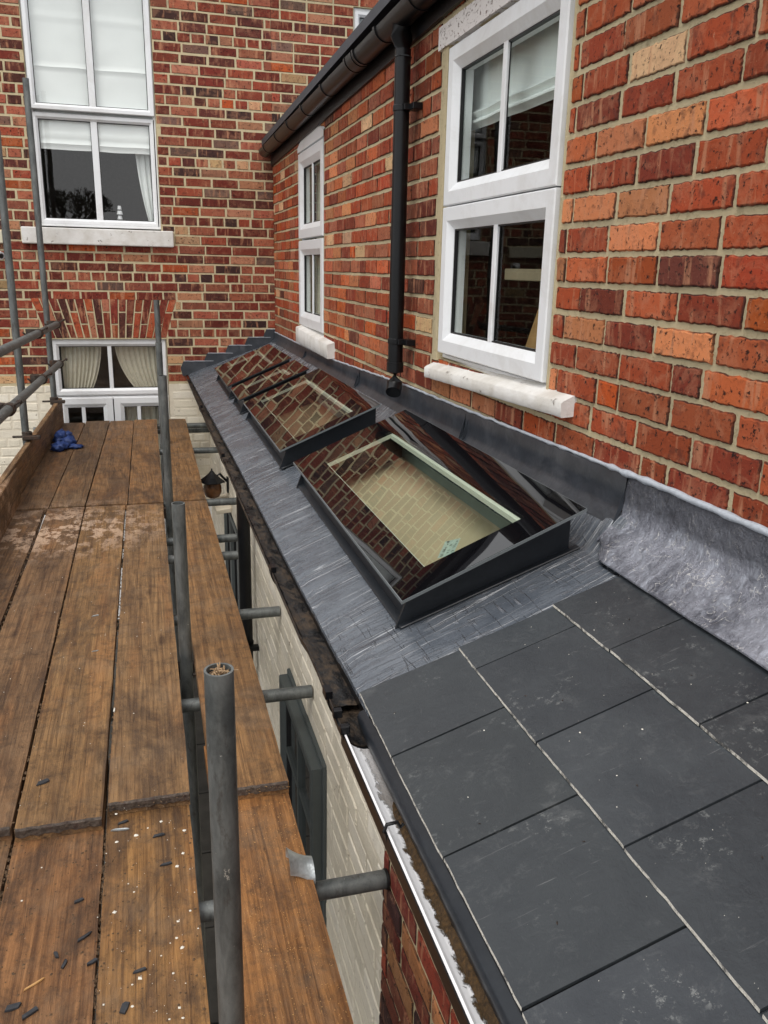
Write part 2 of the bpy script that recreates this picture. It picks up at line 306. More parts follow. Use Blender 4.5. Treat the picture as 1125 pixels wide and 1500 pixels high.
def tube_mat():
    m, n, l, p = nmat('galvanised_tube'); v = pos(n, l, (1, 1, .35)); a = nz(n, l, v, 16, 8, .72, .4); b = nz(n, l, pos(n, l), 90, 5, .75)
    c = mix(n, l, ramp(n, l, a, .35, .66), srgb(78, 82, 82), srgb(124, 127, 125)); c = mix(n, l, ramp(n, l, b, .66, .74), c, srgb(150, 148, 142))
    c = mix(n, l, mth(n, l, 'MULTIPLY', ramp(n, l, nz(n, l, v, 30, 5, .7), .58, .70), .65), c, srgb(60, 50, 42))
    c = mix(n, l, mth(n, l, 'MULTIPLY', ramp(n, l, nz(n, l, pos(n, l, (1, 1, .6)), 34, 5, .75), .69, .71), .85), c, srgb(176, 174, 166)); c = mix(n, l, mth(n, l, 'MULTIPLY', ramp(n, l, nz(n, l, pos(n, l, (60, 60, 3)), 1, 4, .7), .55, .7), .45), c, srgb(58, 60, 60)); l.new(c, p.inputs['Base Color'])
    p.inputs['Metallic'].default_value = .45; l.new(ramp(n, l, a, .3, .7, (.42, .42, .42, 1), (.62, .62, .62, 1)), p.inputs['Roughness']); bump(n, l, p, mth(n, l, 'ADD', a, b), .0012); return m
M['tube'] = tube_mat()
M['galv'] = plain('bright_galvanised', srgb(176, 182, 184), .42, .18, 60, .002, metallic=.7, dirt=(srgb(90, 88, 84), .6))
M['coupler'] = plain('rusty_coupler', srgb(58, 50, 44), .65, .4, 70, .003, metallic=.3, dirt=(srgb(110, 66, 38), .6))
ZM_ = -1.437
def wood():
    m, n, l, p = nmat('scaffold_board_timber'); col = attr(n); v = pos(n, l)
    va = n.new('ShaderNodeVectorMath'); va.operation = 'MULTIPLY_ADD'; l.new(col, va.inputs[0]); va.inputs[1].default_value = (31, 47, 13); l.new(v, va.inputs[2])
    def sc(k):
        s = n.new('ShaderNodeVectorMath'); s.operation = 'MULTIPLY'; s.inputs[1].default_value = k; l.new(va.outputs[0], s.inputs[0]); return s.outputs[0]
    gr = nz(n, l, sc((75, 2.0, 75)), 1, 5, .65, .9); fine = nz(n, l, sc((230, 9, 230)), 1, 3, .7); blot = nz(n, l, sc((7, 2.6, 7)), 1, 7, .7, .5)
    dirt = nz(n, l, v, 17, 8, .78, .3); speck = nz(n, l, v, 210, 3, .7); st = nz(n, l, sc((10, 1.4, 10)), 1, 4, .6)
    c = mix(n, l, ramp(n, l, gr, .36, .64), srgb(104, 79, 56), srgb(160, 128, 92)); c = mix(n, l, 1.0, c, col, 'MULTIPLY')
    c = mix(n, l, mth(n, l, 'MULTIPLY', ramp(n, l, st, .52, .68), .36), c, srgb(170, 116, 68))
    c = mix(n, l, mth(n, l, 'MULTIPLY', ramp(n, l, blot, .50, .68), .55), c, srgb(88, 68, 54))
    c = mix(n, l, mth(n, l, 'MULTIPLY', ramp(n, l, dirt, .48, .66), .62), c, srgb(56, 43, 34))
    dust = nz(n, l, v, 5, 6, .7); c = mix(n, l, mth(n, l, 'MULTIPLY', ramp(n, l, dust, .50, .66), .3), c, srgb(140, 118, 94))
    c = mix(n, l, mth(n, l, 'MULTIPLY', ramp(n, l, fine, .60, .72), .3), c, srgb(64, 46, 34))
    gd = n.new('ShaderNodeVectorMath'); gd.operation = 'DISTANCE'; gg = n.new('ShaderNodeNewGeometry'); gd.inputs[1].default_value = (-.47, 4.75, ZM_)
    l.new(gg.outputs['Position'], gd.inputs[0]); near = ramp(n, l, gd.outputs['Value'], .15, .62, (1, 1, 1, 1), (0, 0, 0, 1))
    c = mix(n, l, mth(n, l, 'MULTIPLY', mth(n, l, 'MULTIPLY', near, ramp(n, l, nz(n, l, pos(n, l, (1, .7, 1)), 13, 7, .75, .1), .50, .54)), .85), c, srgb(206, 176, 150))
    kn = n.new('ShaderNodeTexVoronoi'); kn.inputs['Scale'].default_value = 1; l.new(sc((5.5, 1.7, 5.5)), kn.inputs['Vector'])
    c = mix(n, l, mth(n, l, 'MULTIPLY', ramp(n, l, kn.outputs['Distance'], .05, .11, (1, 1, 1, 1), (0, 0, 0, 1)), .7), c, srgb(54, 36, 26))
    big = nz(n, l, sc((4, 1.1, 4)), 1, 8, .75, .8); c = mix(n, l, mth(n, l, 'MULTIPLY', ramp(n, l, big, .50, .60), .6), c, srgb(64, 49, 39))
    crk = nz(n, l, sc((95, 1.1, 95)), 1, 2, .5, .5); c = mix(n, l, mth(n, l, 'MULTIPLY', ramp(n, l, mth(n, l, 'ABSOLUTE', mth(n, l, 'SUBTRACT', crk, .5)), 0, .012, (1, 1, 1, 1), (0, 0, 0, 1)), .55), c, srgb(40, 28, 22))
    c = mix(n, l, mth(n, l, 'MULTIPLY', ramp(n, l, speck, .70, .735), .7), c, srgb(176, 152, 120))
    l.new(c, p.inputs['Base Color']); l.new(ramp(n, l, blot, .4, .65, (.72, .72, .72, 1), (.48, .48, .48, 1)), p.inputs['Roughness']); p.inputs['Specular IOR Level'].default_value = .35
    bump(n, l, p, mth(n, l, 'ADD', mth(n, l, 'ADD', gr, mth(n, l, 'MULTIPLY', fine, .5)), mth(n, l, 'MULTIPLY', dirt, 1.6)), .0035); return m
M['wood'] = wood()
M['iron_band'] = plain('rusty_end_band', srgb(84, 74, 66), .65, .6, 110, .004, metallic=.2, dirt=(srgb(60, 36, 34), .8))
M['blue_cloth'] = plain('blue_crumpled_glove', srgb(34, 58, 112), .6, .35, 40, .002)
M['curtain'] = plain('cream_curtain', srgb(206, 200, 182), .9, .08, 30, .0)
M['blind'] = plain('white_blind', srgb(238, 242, 240), .9, .01, 9, .0)
M['room'] = plain('dim_room_wall', srgb(92, 88, 80), .9, .1)
M['room_cream'] = plain('cream_board', srgb(170, 155, 126), .8, .06, 5, .001)
M['tray_dimmed'] = plain('shaded_tray_board', srgb(112, 96, 72), .8, .1, 5, .001)  # darker copy of the cream: dimmer inside of farther skylights put into colour
M['reveal_green'] = plain('greyish_green_reveal', srgb(112, 124, 118), .5, .12, 8, .001)
M['pine'] = plain('pale_pine', srgb(196, 152, 96), .6, .15, 12, .001)
M['spacer'] = plain('pale_spacer_bar', srgb(206, 208, 192), .5, .04)
M['ground'] = plain('wet_paving', srgb(66, 64, 60), .6, .3, 9, .003)
M['roof_tile'] = plain('dark_roof_slate', srgb(62, 64, 70), .6, .2, 8, .003)
M['white_blob'] = plain('white_plaster_drop', srgb(224, 220, 208), .8, .1, 200, .001)
M['chip'] = plain('slate_chip', srgb(46, 48, 52), .55, .3, 100, .001)
M['grit'] = plain('brown_grit', srgb(92, 72, 52), .9, .4, 150, .001)
M['amber'] = plain('rusty_amber_glass', srgb(94, 58, 26), .4, .4, 40, .002)
M['bark'] = plain('bare_tree_bark', srgb(60, 56, 50), .9, .2)
M['label'] = plain('clear_label', srgb(150, 166, 156), .4, .05)
M['ink'] = plain('label_ink', srgb(26, 36, 34), .5, .05)
M['cam_white'] = plain('white_camera_plastic', srgb(224, 226, 228), .3, .03)

# ------------------------------------------------------------------ plane frames and building helpers
W, B, PC, LB = 1.1745, 7.77, .079, .2279
class Fr:       # u along the wall, v up, d outward
    def __init__(s, O, U, N): s.O, s.U, s.N = Vector(O), Vector(U), Vector(N); s.flip = s.U.cross(Vector((0, 0, 1))).dot(s.N) < 0
    def p(s, u, v, d=0): return s.O+s.U*u+s.N*d+Vector((0, 0, v))
RW = Fr((W, 0, 0), (0, 1, 0), (-1, 0, 0))      # u = y
BW = Fr((0, B, 0), (1, 0, 0), (0, -1, 0))      # u = x
EW = Fr((.54, 0, 0), (0, 1, 0), (-1, 0, 0))    # extension wall
def fbox(mb, fr, u0, u1, v0, v1, d0, d1, m=0, c=None):
    mb.hexa([fr.p(u0, v0, d0), fr.p(u1, v0, d0), fr.p(u1, v0, d1), fr.p(u0, v0, d1), fr.p(u0, v1, d0), fr.p(u1, v1, d0), fr.p(u1, v1, d1), fr.p(u0, v1, d1)], m, c)
def ring(mb, fr, r, prof, m=0):      # mitred frame: prof = [(inset, depth)...]
    u0, u1, v0, v1 = r; vs = []
    for i, d in prof: vs += [fr.p(u0+i, v0+i, d), fr.p(u1-i, v0+i, d), fr.p(u1-i, v1-i, d), fr.p(u0+i, v1-i, d)]
    fs = []
    for k in range(len(prof)-1):
        for j in range(4):
            q = (k*4+j, k*4+(j+1) % 4, (k+1)*4+(j+1) % 4, (k+1)*4+j); fs.append(q if not fr.flip else q[::-1])
    mb.add(vs, fs, m)
def sheet(mb, fr, u0, u1, v0, v1, d, m=0, c=None):
    mb.add([fr.p(u0, v0, d), fr.p(u1, v0, d), fr.p(u1, v1, d), fr.p(u0, v1, d)], [(0, 1, 2, 3)], m, c)
def cells(u0, u1, v0, v1, holes):
    us = sorted({u0, u1, *[min(max(h[i], u0), u1) for h in holes for i in (0, 1)]}); vs = sorted({v0, v1, *[min(max(h[i], v0), v1) for h in holes for i in (2, 3)]})
    for a, b in zip(us, us[1:]):
        for c, d in zip(vs, vs[1:]):
            m = ((a+b)/2, (c+d)/2)
            if b-a > 1e-6 and d-c > 1e-6 and not any(h[0] < m[0] < h[1] and h[2] < m[1] < h[3] for h in holes): yield a, b, c, d
PAL_NEAR = [((170, 74, 38), 6), ((160, 64, 34), 5), ((184, 92, 52), 4), ((138, 54, 32), 2.4), ((206, 130, 84), 2.0), ((226, 180, 138), .8), ((104, 52, 38), .5), ((182, 82, 30), 2.0)]
PAL_SMALL = [((146, 66, 46), 5), ((160, 88, 66), 4), ((116, 46, 34), 5), ((94, 46, 38), 3.5), ((172, 116, 88), 1.8), ((70, 44, 40), 1.2), ((178, 82, 38), 1.1), ((196, 156, 116), .8), ((116, 88, 76), 1.0)]
PAL_CREAM = [((236, 227, 208), 5), ((231, 222, 202), 4), ((240, 232, 215), 3)]
def pick(pal):
    c = random.choices([p[0] for p in pal], [p[1] for p in pal])[0]; k = random.uniform(.86, 1.14)
    if pal is PAL_CREAM: k = random.uniform(.97, 1.02); return srgb(c[0]*k, c[1]*k, c[2]*k)
    return srgb(*[min(250, x*k*random.uniform(.97, 1.03)) for x in c])
def brick(mb, fr, u0, u1, v0, v1, col, d=0., n=4, j=.0016, proud=.006, quad=None):
    """brick with chipped uneven outline and rounded arris; n = points per long side"""
    if quad: P = quad
    else: P = [(u0, v0), (u1, v0), (u1, v1), (u0, v1)]
    out = []
    ns = [n, max(1, n//2), n, max(1, n//2)]
    for k in range(4):
        a, b = P[k], P[(k+1) % 4]
        for i in range(ns[k]):
            t = i/ns[k]+(random.uniform(-.2, .2)/ns[k] if i else 0); out.append((a[0]+(b[0]-a[0])*t+random.uniform(-j, j), a[1]+(b[1]-a[1])*t+random.uniform(-j, j)))
    cu = sum(p[0] for p in P)/4; cv = sum(p[1] for p in P)/4; vs = []; N = len(out)
    mi = min(abs(P[2][1]-P[0][1]), abs(P[1][0]-P[0][0]))
    for s_, dd in ((0, d-.012), (0, d-.0035), (.0045, d)):
        for (u, v) in out:
            du, dv = cu-u, cv-v; L = math.hypot(du, dv)+1e-9; kk = min(1, s_/max(1e-6, min(abs(du)+.004, abs(dv)+.004)))
            tx = (1 if du > 0 else -1)*min(s_, abs(du)); tv = (1 if dv > 0 else -1)*min(s_, abs(dv))
            jj = random.uniform(-.0006, .0006) if s_ and n < 8 else 0
            vs.append(fr.p(u+tx*min(1, abs(du)/.01), v+tv*min(1, abs(dv)/.01), dd+jj))
    vs.append(fr.p(cu, cv, d+(random.uniform(-.0004, .0006) if n < 8 else 0))); c = 3*N
    fs = []
    for r in range(2):
        for i in range(N): fs.append((r*N+i, r*N+(i+1) % N, (r+1)*N+(i+1) % N, (r+1)*N+i))
    for i in range(N): fs.append((2*N+i, 2*N+(i+1) % N, c))
    if fr.flip: fs = [f[::-1] for f in fs]
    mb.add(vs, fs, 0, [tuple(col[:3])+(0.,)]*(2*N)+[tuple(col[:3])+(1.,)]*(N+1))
campos = Vector((0, 0, 0))
def screen(P):
    d = P.dot(fwd)
    if d < .05: return None
    return 562.5+1215.4*P.dot(rt)/d, 750-1215.4*P.dot(up)/d
def lay(fr, u0, u1, v_base, v0, v1, holes, jb=.0066, header=lambda k: False, phase=lambda k: .0, jit=.004):
    """list of bricks (u0,u1,v0,v1) in courses, cut round the holes"""
    res = []; k0 = math.floor((v0-v_base)/PC); k1 = math.ceil((v1-v_base)/PC)
    for k in range(k0, k1):
        a = v_base+k*PC+jb; b = v_base+(k+1)*PC-jb
        a += random.uniform(-.0012, .0012); b += random.uniform(-.0012, .0012)
        if b <= v0+.01 or a >= v1-.01: continue
        a = max(a, v0); b = min(b, v1)
        L = LB/2 if header(k) else LB; u = u0-1-((u0-1) % LB)+phase(k)+(LB/4 if header(k) else (LB/2 if k % 2 else 0))
        while u < u1:
            ln = L
            if not header(k) and random.random() < .07: ln = L/2
            s, e = u+.0070+random.uniform(-jit, jit)*.5, u+ln-.0070+random.uniform(-jit, jit)*.5; u += ln
            segs = [(max(s, u0), min(e, u1))]
            for h in holes:
                if h[3] <= a+.006 or h[2] >= b-.006: continue
                for (p, q) in segs:      # the part of a brick left below or above an opening
                    p2, q2 = max(p, h[0]), min(q, h[1])
                    if q2-p2 > .03:
                        if h[2]-a > .02: res.append((p2, q2, a, h[2]-.003))
                        if b-h[3] > .02: res.append((p2, q2, h[3]+.003, b))
                ns = []
                for (p, q) in segs:
                    if h[1] <= p or h[0] >= q: ns.append((p, q)); continue
                    if h[0] > p: ns.append((p, h[0]-.003))
                    if h[1] < q: ns.append((h[1]+.003, q))
                segs = ns
            for p, q in segs:
                if q-p > .02: res.append((p, q, a, b))
    return res
def build_bricks(fr, root, bricks, pal, mat, dark=None, limit=300, jl=.0018, always=[]):
    """the bricks that show largest become parts, the rest one joined part"""
    def size(b):
        P = [screen(fr.p(u, v)) for u in b[:2] for v in b[2:4]]
        if None in P: return 0
        x = [p[0] for p in P]; y = [p[1] for p in P]
        if max(x) < 0 or min(x) > 1125 or max(y) < 0 or min(y) > 1500: return 0
        return (max(x)-min(x))*(max(y)-min(y))
    lst = sorted(bricks, key=lambda b: -size(b)); rest = MB(); nr = 0
    for i, b in enumerate(lst):
        col = pick(pal((b[0]+b[1])/2, (b[2]+b[3])/2) if callable(pal) else pal)
        if dark: k = dark((b[0]+b[1])/2, (b[2]+b[3])/2); col = tuple(c*k for c in col[:3])+(1,)
        sz = size(b); big = sz > 1500
        d = random.uniform(-.0022, .0022)
        if i < limit and sz > 60:
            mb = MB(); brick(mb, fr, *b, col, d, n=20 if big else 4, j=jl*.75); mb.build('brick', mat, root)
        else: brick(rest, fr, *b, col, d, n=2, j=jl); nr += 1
    if nr: rest.build('brick', mat, root, kind='stuff')

# ------------------------------------------------------------------ windows
def wavy_sheet(mb, fr, u0, u1, v0, v1, d, amp=.02, waves=8, nu=60, nv=10, lean=0, gather=0, mat=0, hem=.0):
    vs = []; fs = []
    for j in range(nv+1):
        t = j/nv; v = v0+(v1-v0)*t
        for i in range(nu+1):
            s = i/nu; w = math.sin(s*waves*6.283+.6*math.sin(s*9+t*2))*amp*(1-.3*t)
            uu = u0+(u1-u0)*s+lean*(1-t)*(1-t)*(1-s if gather > 0 else s)
            vs.append(fr.p(uu, v+(hem*math.sin(s*11) if j == 0 else 0), d+w))
    for j in range(nv):
        for i in range(nu): a = j*(nu+1)+i; fs.append((a, a+1, a+nu+2, a+nu+1))
    mb.add(vs, fs, mat)
def blind_sheet(mb, fr, u0, u1, v0, v1, d, folds, drop=.012):
    nu, nv = 30, 60; vs = []; fs = []
    for j in range(nv+1):
        v = v0+(v1-v0)*j/nv
        off = sum(math.exp(-((v-f)/.012)**2) for f in folds)
        for i in range(nu+1):
            u = u0+(u1-u0)*i/nu; q = noise.noise(Vector((u*5, v*7, 3)))
            vs.append(fr.p(u, v+.004*q, d+drop*off+.006*q))
    for j in range(nv):
        for i in range(nu): a = j*(nu+1)+i; fs.append((a, a+1, a+nu+2, a+nu+1))
    mb.add(vs, fs)
def window(fr, root, r, sashes, fd, label=None, gname='pane', bars=True, sw=.06, inner=.018, fmat='upvc', frame_w=.022, gm='glass', bw=.016):
    """r = outer rect; sashes = list of (u0,u1,v0,v1, bar_u or None, proud); fd = outward depth of the frame face"""
    f = MB(); ring(f, fr, r, [(0, fd-.07), (0, fd-.012), (.004, fd-.008), (frame_w, fd-.008), (frame_w+.01, fd-.03), (frame_w+.01, fd-.07)])
    us = sorted(s[1] for s in sashes)
    w = f.build('window', M[fmat], root, bevel=0)
    if label: w['label'] = label
    for s in sashes:
        u0, u1, v0, v1, bar, pr = s; sb = MB(); g = .002
        ring(sb, fr, (u0+g, u1-g, v0+g, v1-g), [(0, fd-.04), (0, fd+pr-.004), (.004, fd+pr), (sw*.62, fd+pr), (sw, fd+pr-inner), (sw, fd-.05)])
        sb.build('sash', M[fmat], w)
        sm = MB(); ring(sm, fr, (u0+g+sw, u1-g-sw, v0+g+sw, v1-g-sw), [(0, fd+pr-inner-.002), (.005, fd+pr-inner-.002), (.006, fd+pr-inner-.016)]); sm.build('seal', M['seal'], w)
        gl = MB(); gd = fd+pr-inner-.012; sheet(gl, fr, u0+sw, u1-sw, v0+sw, v1-sw, gd); gl.build(gname, M[gm], w)
        if bar is not None:
            for bu in (bar if isinstance(bar, (list, tuple)) else [bar]):
                bb = MB(); fbox(bb, fr, bu-bw, bu+bw, v0+sw, v1-sw, gd+.001, gd+.014); bb.build('glazing_bar', M[fmat], w, bevel=.003)
                bs = MB(); fbox(bs, fr, bu-bw-.0045, bu+bw+.0045, v0+sw, v1-sw, gd+.0005, gd+.004); bs.build('bar_seal', M['seal'], w)
    return w
def room(fr, root, u0, u1, v0, v1, d0, d1, mat):
    mb = MB(); P = [fr.p(u, v, d) for d in (d0, d1) for (u, v) in ((u0, v0), (u1, v0), (u1, v1), (u0, v1))]
    mb.add(P, [(4, 5, 6, 7), (0, 1, 5, 4), (1, 2, 6, 5), (2, 3, 7, 6), (3, 0, 4, 7)]); mb.build('room_wall', M[mat], root)

# ================================================================== GROUND
g = MB(); g.add([(-80, -80, -3.4), (80, -80, -3.4), (80, 80, -3.4), (-80, 80, -3.4)], [(0, 1, 2, 3)]); tag(g.build('ground', M['ground']), kind='structure')
y_ = MB()
for i in range(-6, 2):
    for j in range(0, 13):
        x0, y0 = i*.6, j*.6+.1; y_.box((x0+.006, y0+.006, -3.396), (x0+.594, y0+.594, -3.37+random.uniform(0, .006)))
tag(y_.build('paving', M['ground'], bevel=.004), kind='structure')

# ================================================================== REAR HOUSE (back wall)
house = empty('brick_house', (0, B, -3.4), 'tall rear brick house beyond the board ends, its base painted cream', 'house')
H = {'u': (-.775, .205, .27, 2.22), 'l': (-.775, .2, -3.4, -.64), 'r': (1.885, 2.9, 1.2, 2.14)}
holes = [H['u'], H['l'], H['r'], (-.92, .315, .15, .265)]
Z0 = .6356-12*PC
mb = MB()
for a, b, c, d in cells(-6, 6, -1.04, 2.42, [H['u'], H['l'], H['r']]): sheet(mb, BW, a, b, c, d, -.0035)
mb.build('mortar', M['mortar_old'], house)
mb = MB()
for a, b, c, d in cells(-6, 1.17, -3.4, -1.04, [H['l']]): sheet(mb, BW, a, b, c, d, -.0022)
mb.build('painted_mortar', M['cream_mortar'], house)
# flat arch outline cut out of the courses
def archx(v, side):
    t = (v+.64)/.345
    return (-.775-.125*t) if side < 0 else (.195+.115*t)
bl = []
for b in lay(BW, -1.9, W+.002, Z0, -1.04, 2.42, holes+[(-6, -1.06, 1.0, 1.0)], header=lambda k: k % 6 == 2, phase=lambda k: (.4391 % LB)+(.02*((k*7) % 3-1))):
    u0, u1, v0, v1 = b; vm = (v0+v1)/2
    if -.64 < vm < -.30:
        L, R = archx(vm, -1)-.006, archx(vm, 1)+.006
        if u0 < L < u1: u1 = L
        if u0 < R < u1: u0 = R
        if u0 >= L-.001 and u1 <= R+.001 or u1-u0 < .025: continue
        if L < (u0+u1)/2 < R: continue
    bl.append((u0, u1, v0, v1))
def small_pal(u, v): return PAL_SMALL
build_bricks(BW, house, bl, PAL_SMALL, M['brick'], limit=290)
far = MB()
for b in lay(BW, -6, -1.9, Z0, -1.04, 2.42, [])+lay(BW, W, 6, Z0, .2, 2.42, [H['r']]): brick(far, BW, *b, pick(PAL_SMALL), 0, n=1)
far.build('brick', M['brick'], house, kind='stuff')
# voussoirs of the flat arch
NV = 17
for i in range(NV):
    t0, t1 = i/NV, (i+1)/NV; split = (.36 if i % 2 else .66)
    for (a, b) in ((0, split), (split, 1)):
        q = []
        for (t, s) in ((t0, a), (t1, a), (t1, b), (t0, b)):
            v = -.636+.34*s; L, R = archx(v, -1), archx(v, 1); q.append((L+(R-L)*t, v+(0.0)))
        def ins(q, e=.0045):
            cu = sum(p[0] for p in q)/4; cv = sum(p[1] for p in q)/4
            return [(u+(e if u < cu else -e), v+(e if v < cv else -e)) for u, v in q]
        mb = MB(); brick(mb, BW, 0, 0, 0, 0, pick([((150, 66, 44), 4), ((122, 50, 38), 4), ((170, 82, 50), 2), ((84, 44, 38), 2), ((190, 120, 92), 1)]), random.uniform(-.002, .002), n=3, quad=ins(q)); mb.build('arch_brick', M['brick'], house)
# cream painted courses below
cb = lay(BW, -1.9, 1.17, Z0, -2.2, -1.04, [H['l']], header=lambda k: k % 6 == 2)
build_bricks(BW, house, cb, PAL_CREAM, M['cream_brick'], limit=90, jl=.003)
far = MB(); sheet(far, BW, -1.9, 1.17, -3.4, -2.2, .0); sheet(far, BW, -6, -1.9, -3.4, -1.04, 0, c=srgb(205, 198, 175)); far.build('painted_render', M['cream_brick'], house)
# reveals
def reveals(fr, root, r, depth, mat='cement', t=.003):
    mb = MB(); u0, u1, v0, v1 = r
    for (p, q) in (((u0, v0), (u0, v1)), ((u1, v0), (u1, v1)), ((u0, v1), (u1, v1)), ((u0, v0), (u1, v0))):
        mb.add([fr.p(*p, -.001), fr.p(*q, -.001), fr.p(*q, -depth), fr.p(*p, -depth)], [(0, 1, 2, 3)])
    mb.build('window_reveal', M[mat], root)
for k in H: reveals(BW, house, H[k], .15)
# upper window (big, two over two)
fd = -.02
wu = window(BW, house, (H['u'][0], H['u'][1], .285, 2.215), [(-.765, .197, 1.172, 2.205, -.286, .02), (-.765, .197, .30, 1.155, -.29, -.008)], fd, 'tall white plastic window with roman blinds, over the lower window', sw=.045, bw=.026)
mb = MB(); blind_sheet(mb, BW, -.74, .18, .885, 2.2, fd-.055, [.93, 1.0, 1.5, 1.86]); mb.build('blind', M['blind'], wu, smooth=True)
mb = MB(); wavy_sheet(mb, BW, .02, .175, .30, 1.1, fd-.14, .012, 3, 30, 14, lean=.10, gather=1); mb.build('curtain', M['blind'], wu, smooth=True)
room(BW, wu, -1.4, 1.0, -.2, 2.3, -.16, -3, 'room')
mb = MB()
for z, r in ((.36, .022), (.40, .026), (.44, .018)): mb.tube(BW.p(-.13, z, fd-.09), BW.p(-.13, z+.03, fd-.09), r, 10, r2=r*.7)
mb.build('ornament', M['cam_white'], wu, smooth=True)
mb = MB(); fbox(mb, BW, -.912, .303, .14, .272, -.06, .055); mb.build('window_sill', M['paint'], house, bevel=.008, seg=2)
mb = MB(); fbox(mb, BW, -1.9, -1.055, .135, .235, -.01, .05); s_ = mb.build('window_sill', plain('cream_sill', srgb(206, 200, 176), .6, .06), house, bevel=.006); s_['label'] = 'cream sill end at the left edge of the photo'
# lower window and doors
wl_ = window(BW, house, (-.77, .197, -1.14, -.64), [(-.765, .192, -1.132, -.648, -.29, .0)], fd, 'wide white window of two lights with drawn cream curtains, beneath the brick arch', sw=.055, bw=.017)
mb = MB(); wavy_sheet(mb, BW, -.70, -.36, -1.1, -.66, fd-.1, .012, 9, 70, 12, lean=-.10, gather=0); mb.build('curtain', M['curtain'], wl_, smooth=True)
mb = MB(); wavy_sheet(mb, BW, -.25, .16, -1.1, -.66, fd-.1, .012, 9, 70, 12, lean=.16, gather=1); mb.build('curtain', M['curtain'], wl_, smooth=True)
wd = window(BW, house, (-.77, .197, -3.38, -1.145), [(-.762, -.289, -3.3, -1.155, -.545, .0), (-.284, .19, -3.3, -1.155, -.07, .0)], fd, 'white double doors seen just above the far board ends', sw=.085); wd.name = 'door'
mb = MB(); wavy_sheet(mb, BW, -.24, .1, -3.1, -1.2, fd-.12, .012, 7, 50, 8); mb.build('curtain', M['curtain'], wd, smooth=True)
room(BW, wd, -1.4, 1.0, -3.4, -.5, -.2, -3, 'room')
# corner window seen over the gutter
wr = window(BW, house, (1.893, 2.9, 1.2, 2.14), [(1.9, 2.32, 1.22, 2.12, None, 0), (2.33, 2.88, 1.22, 2.12, None, 0)], fd, 'white window partly hidden behind the black gutter', sw=.045)
mb = MB(); sheet(mb, BW, 1.9, 2.9, 1.2, 2.14, fd-.07); mb.build('blind', plain('pale_blue_blind', srgb(176, 194, 200), .8, .03), wr)
# eaves
mb = MB(); fbox(mb, BW, -6, 6, 2.42, 2.56, -.05, .12); mb.build('fascia', M['fascia'], house)
mb = MB(); P = [(-6, B-.2, 2.57), (6, B-.2, 2.57), (6, B+5, 4.3), (-6, B+5, 4.3)]; mb.add(P+[(a, b, c-.06) for a, b, c in P], [(0, 1, 2, 3), (7, 6, 5, 4), (0, 4, 5, 1)]); mb.build('roof', M['roof_tile'], house)

# security camera on the back wall
sc = empty('security_camera', BW.p(-1.09, .04, 0), 'small white security camera fixed to the brick wall at the left edge', 'camera')
mb = MB(); mb.tube(BW.p(-1.12, .06, 0), BW.p(-1.12, .06, .05), .03, 16); mb.tube(BW.p(-1.12, .06, .04), BW.p(-1.10, .045, .08), .012, 10); mb.build('bracket', M['cam_white'], sc, smooth=True)
mb = MB(); mb.tube(BW.p(-1.14, .06, .06), BW.p(-1.07, .035, .13), .032, 18); mb.build('camera_body', M['cam_white'], sc, smooth=True)
mb = MB(); mb.tube(BW.p(-1.075, .037, .125), BW.p(-1.066, .034, .134), .02, 16); mb.build('lens', M['seal'], sc, smooth=True)

# ================================================================== HOUSE WING (right wall)
wing = empty('house_wing', (W, 3, -3.4), 'long red brick wing wall along the right with two white windows and black eaves', 'house')
LW = (2.300, 3.300, -.352, .812); SW_ = (5.60, 6.50, -.45, .86)
z0r = -.2674-9*PC
holes = [LW, SW_, (2.2, 3.40, .81, .895), (3.29, 3.375, -.36, .83)]
def eave_z(y): return .842+(7.6-y)*.0195
mb = MB()
for a, b, c, d in cells(-1.2, B, -.75, 1.1, [LW, SW_]): sheet(mb, RW, a, b, c, d, -.0062)
mb.build('mortar', M['mortar'], wing)
def ph(k): return (1.443+(.5*LB if (k % 2) else 0)) % LB + .5*LB + [.0, .012, -.015, .02][k % 4]
bl = lay(RW, -.6, B-.003, z0r, -.70, 1.0, holes, jb=.0074, header=lambda k: False, phase=ph)
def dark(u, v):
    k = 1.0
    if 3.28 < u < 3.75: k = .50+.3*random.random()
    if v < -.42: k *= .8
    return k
def rw_pal(u, v): return PAL_NEAR if u < 3.3 else [(c, w*(1.6 if sum(c) > 330 else 1)) for c, w in PAL_NEAR]+[((176, 96, 66), 5), ((186, 106, 76), 4)]
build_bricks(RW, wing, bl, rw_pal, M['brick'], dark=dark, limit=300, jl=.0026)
reveals(RW, wing, LW, .12); reveals(RW, wing, SW_, .12)
mb = MB(); N = 40; vs = []
for i in range(N+1):
    v = -.36+1.19*i/N; e = .008*noise.noise(Vector((v*9, 0, 0)))+.004*noise.noise(Vector((v*40, 1, 0))); vs += [RW.p(3.296, v, -.03), RW.p(3.30, v, .004), RW.p(3.362+e, v, .004), RW.p(3.375+e, v, -.01)]
mb.add(vs, [(i*4+j, i*4+j+1, i*4+j+5, i*4+j+4) for i in range(N) for j in range(3)]); mb.build('cement_fillet', M['cement'], wing, smooth=True)
mb = MB(); vs = []
for i in range(N+1):
    v = -.36+1.19*i/N; e = .004*noise.noise(Vector((v*12, 5, 0))); vs += [RW.p(2.302, v, -.03), RW.p(2.300, v, .002), RW.p(2.288+e, v, .002), RW.p(2.28+e, v, -.01)]
mb.add(vs, [(i*4+j, i*4+j+1, i*4+j+5, i*4+j+4) for i in range(N) for j in range(3)]); mb.build('cement_fillet', M['cement'], wing, smooth=True)
fdl = -.012
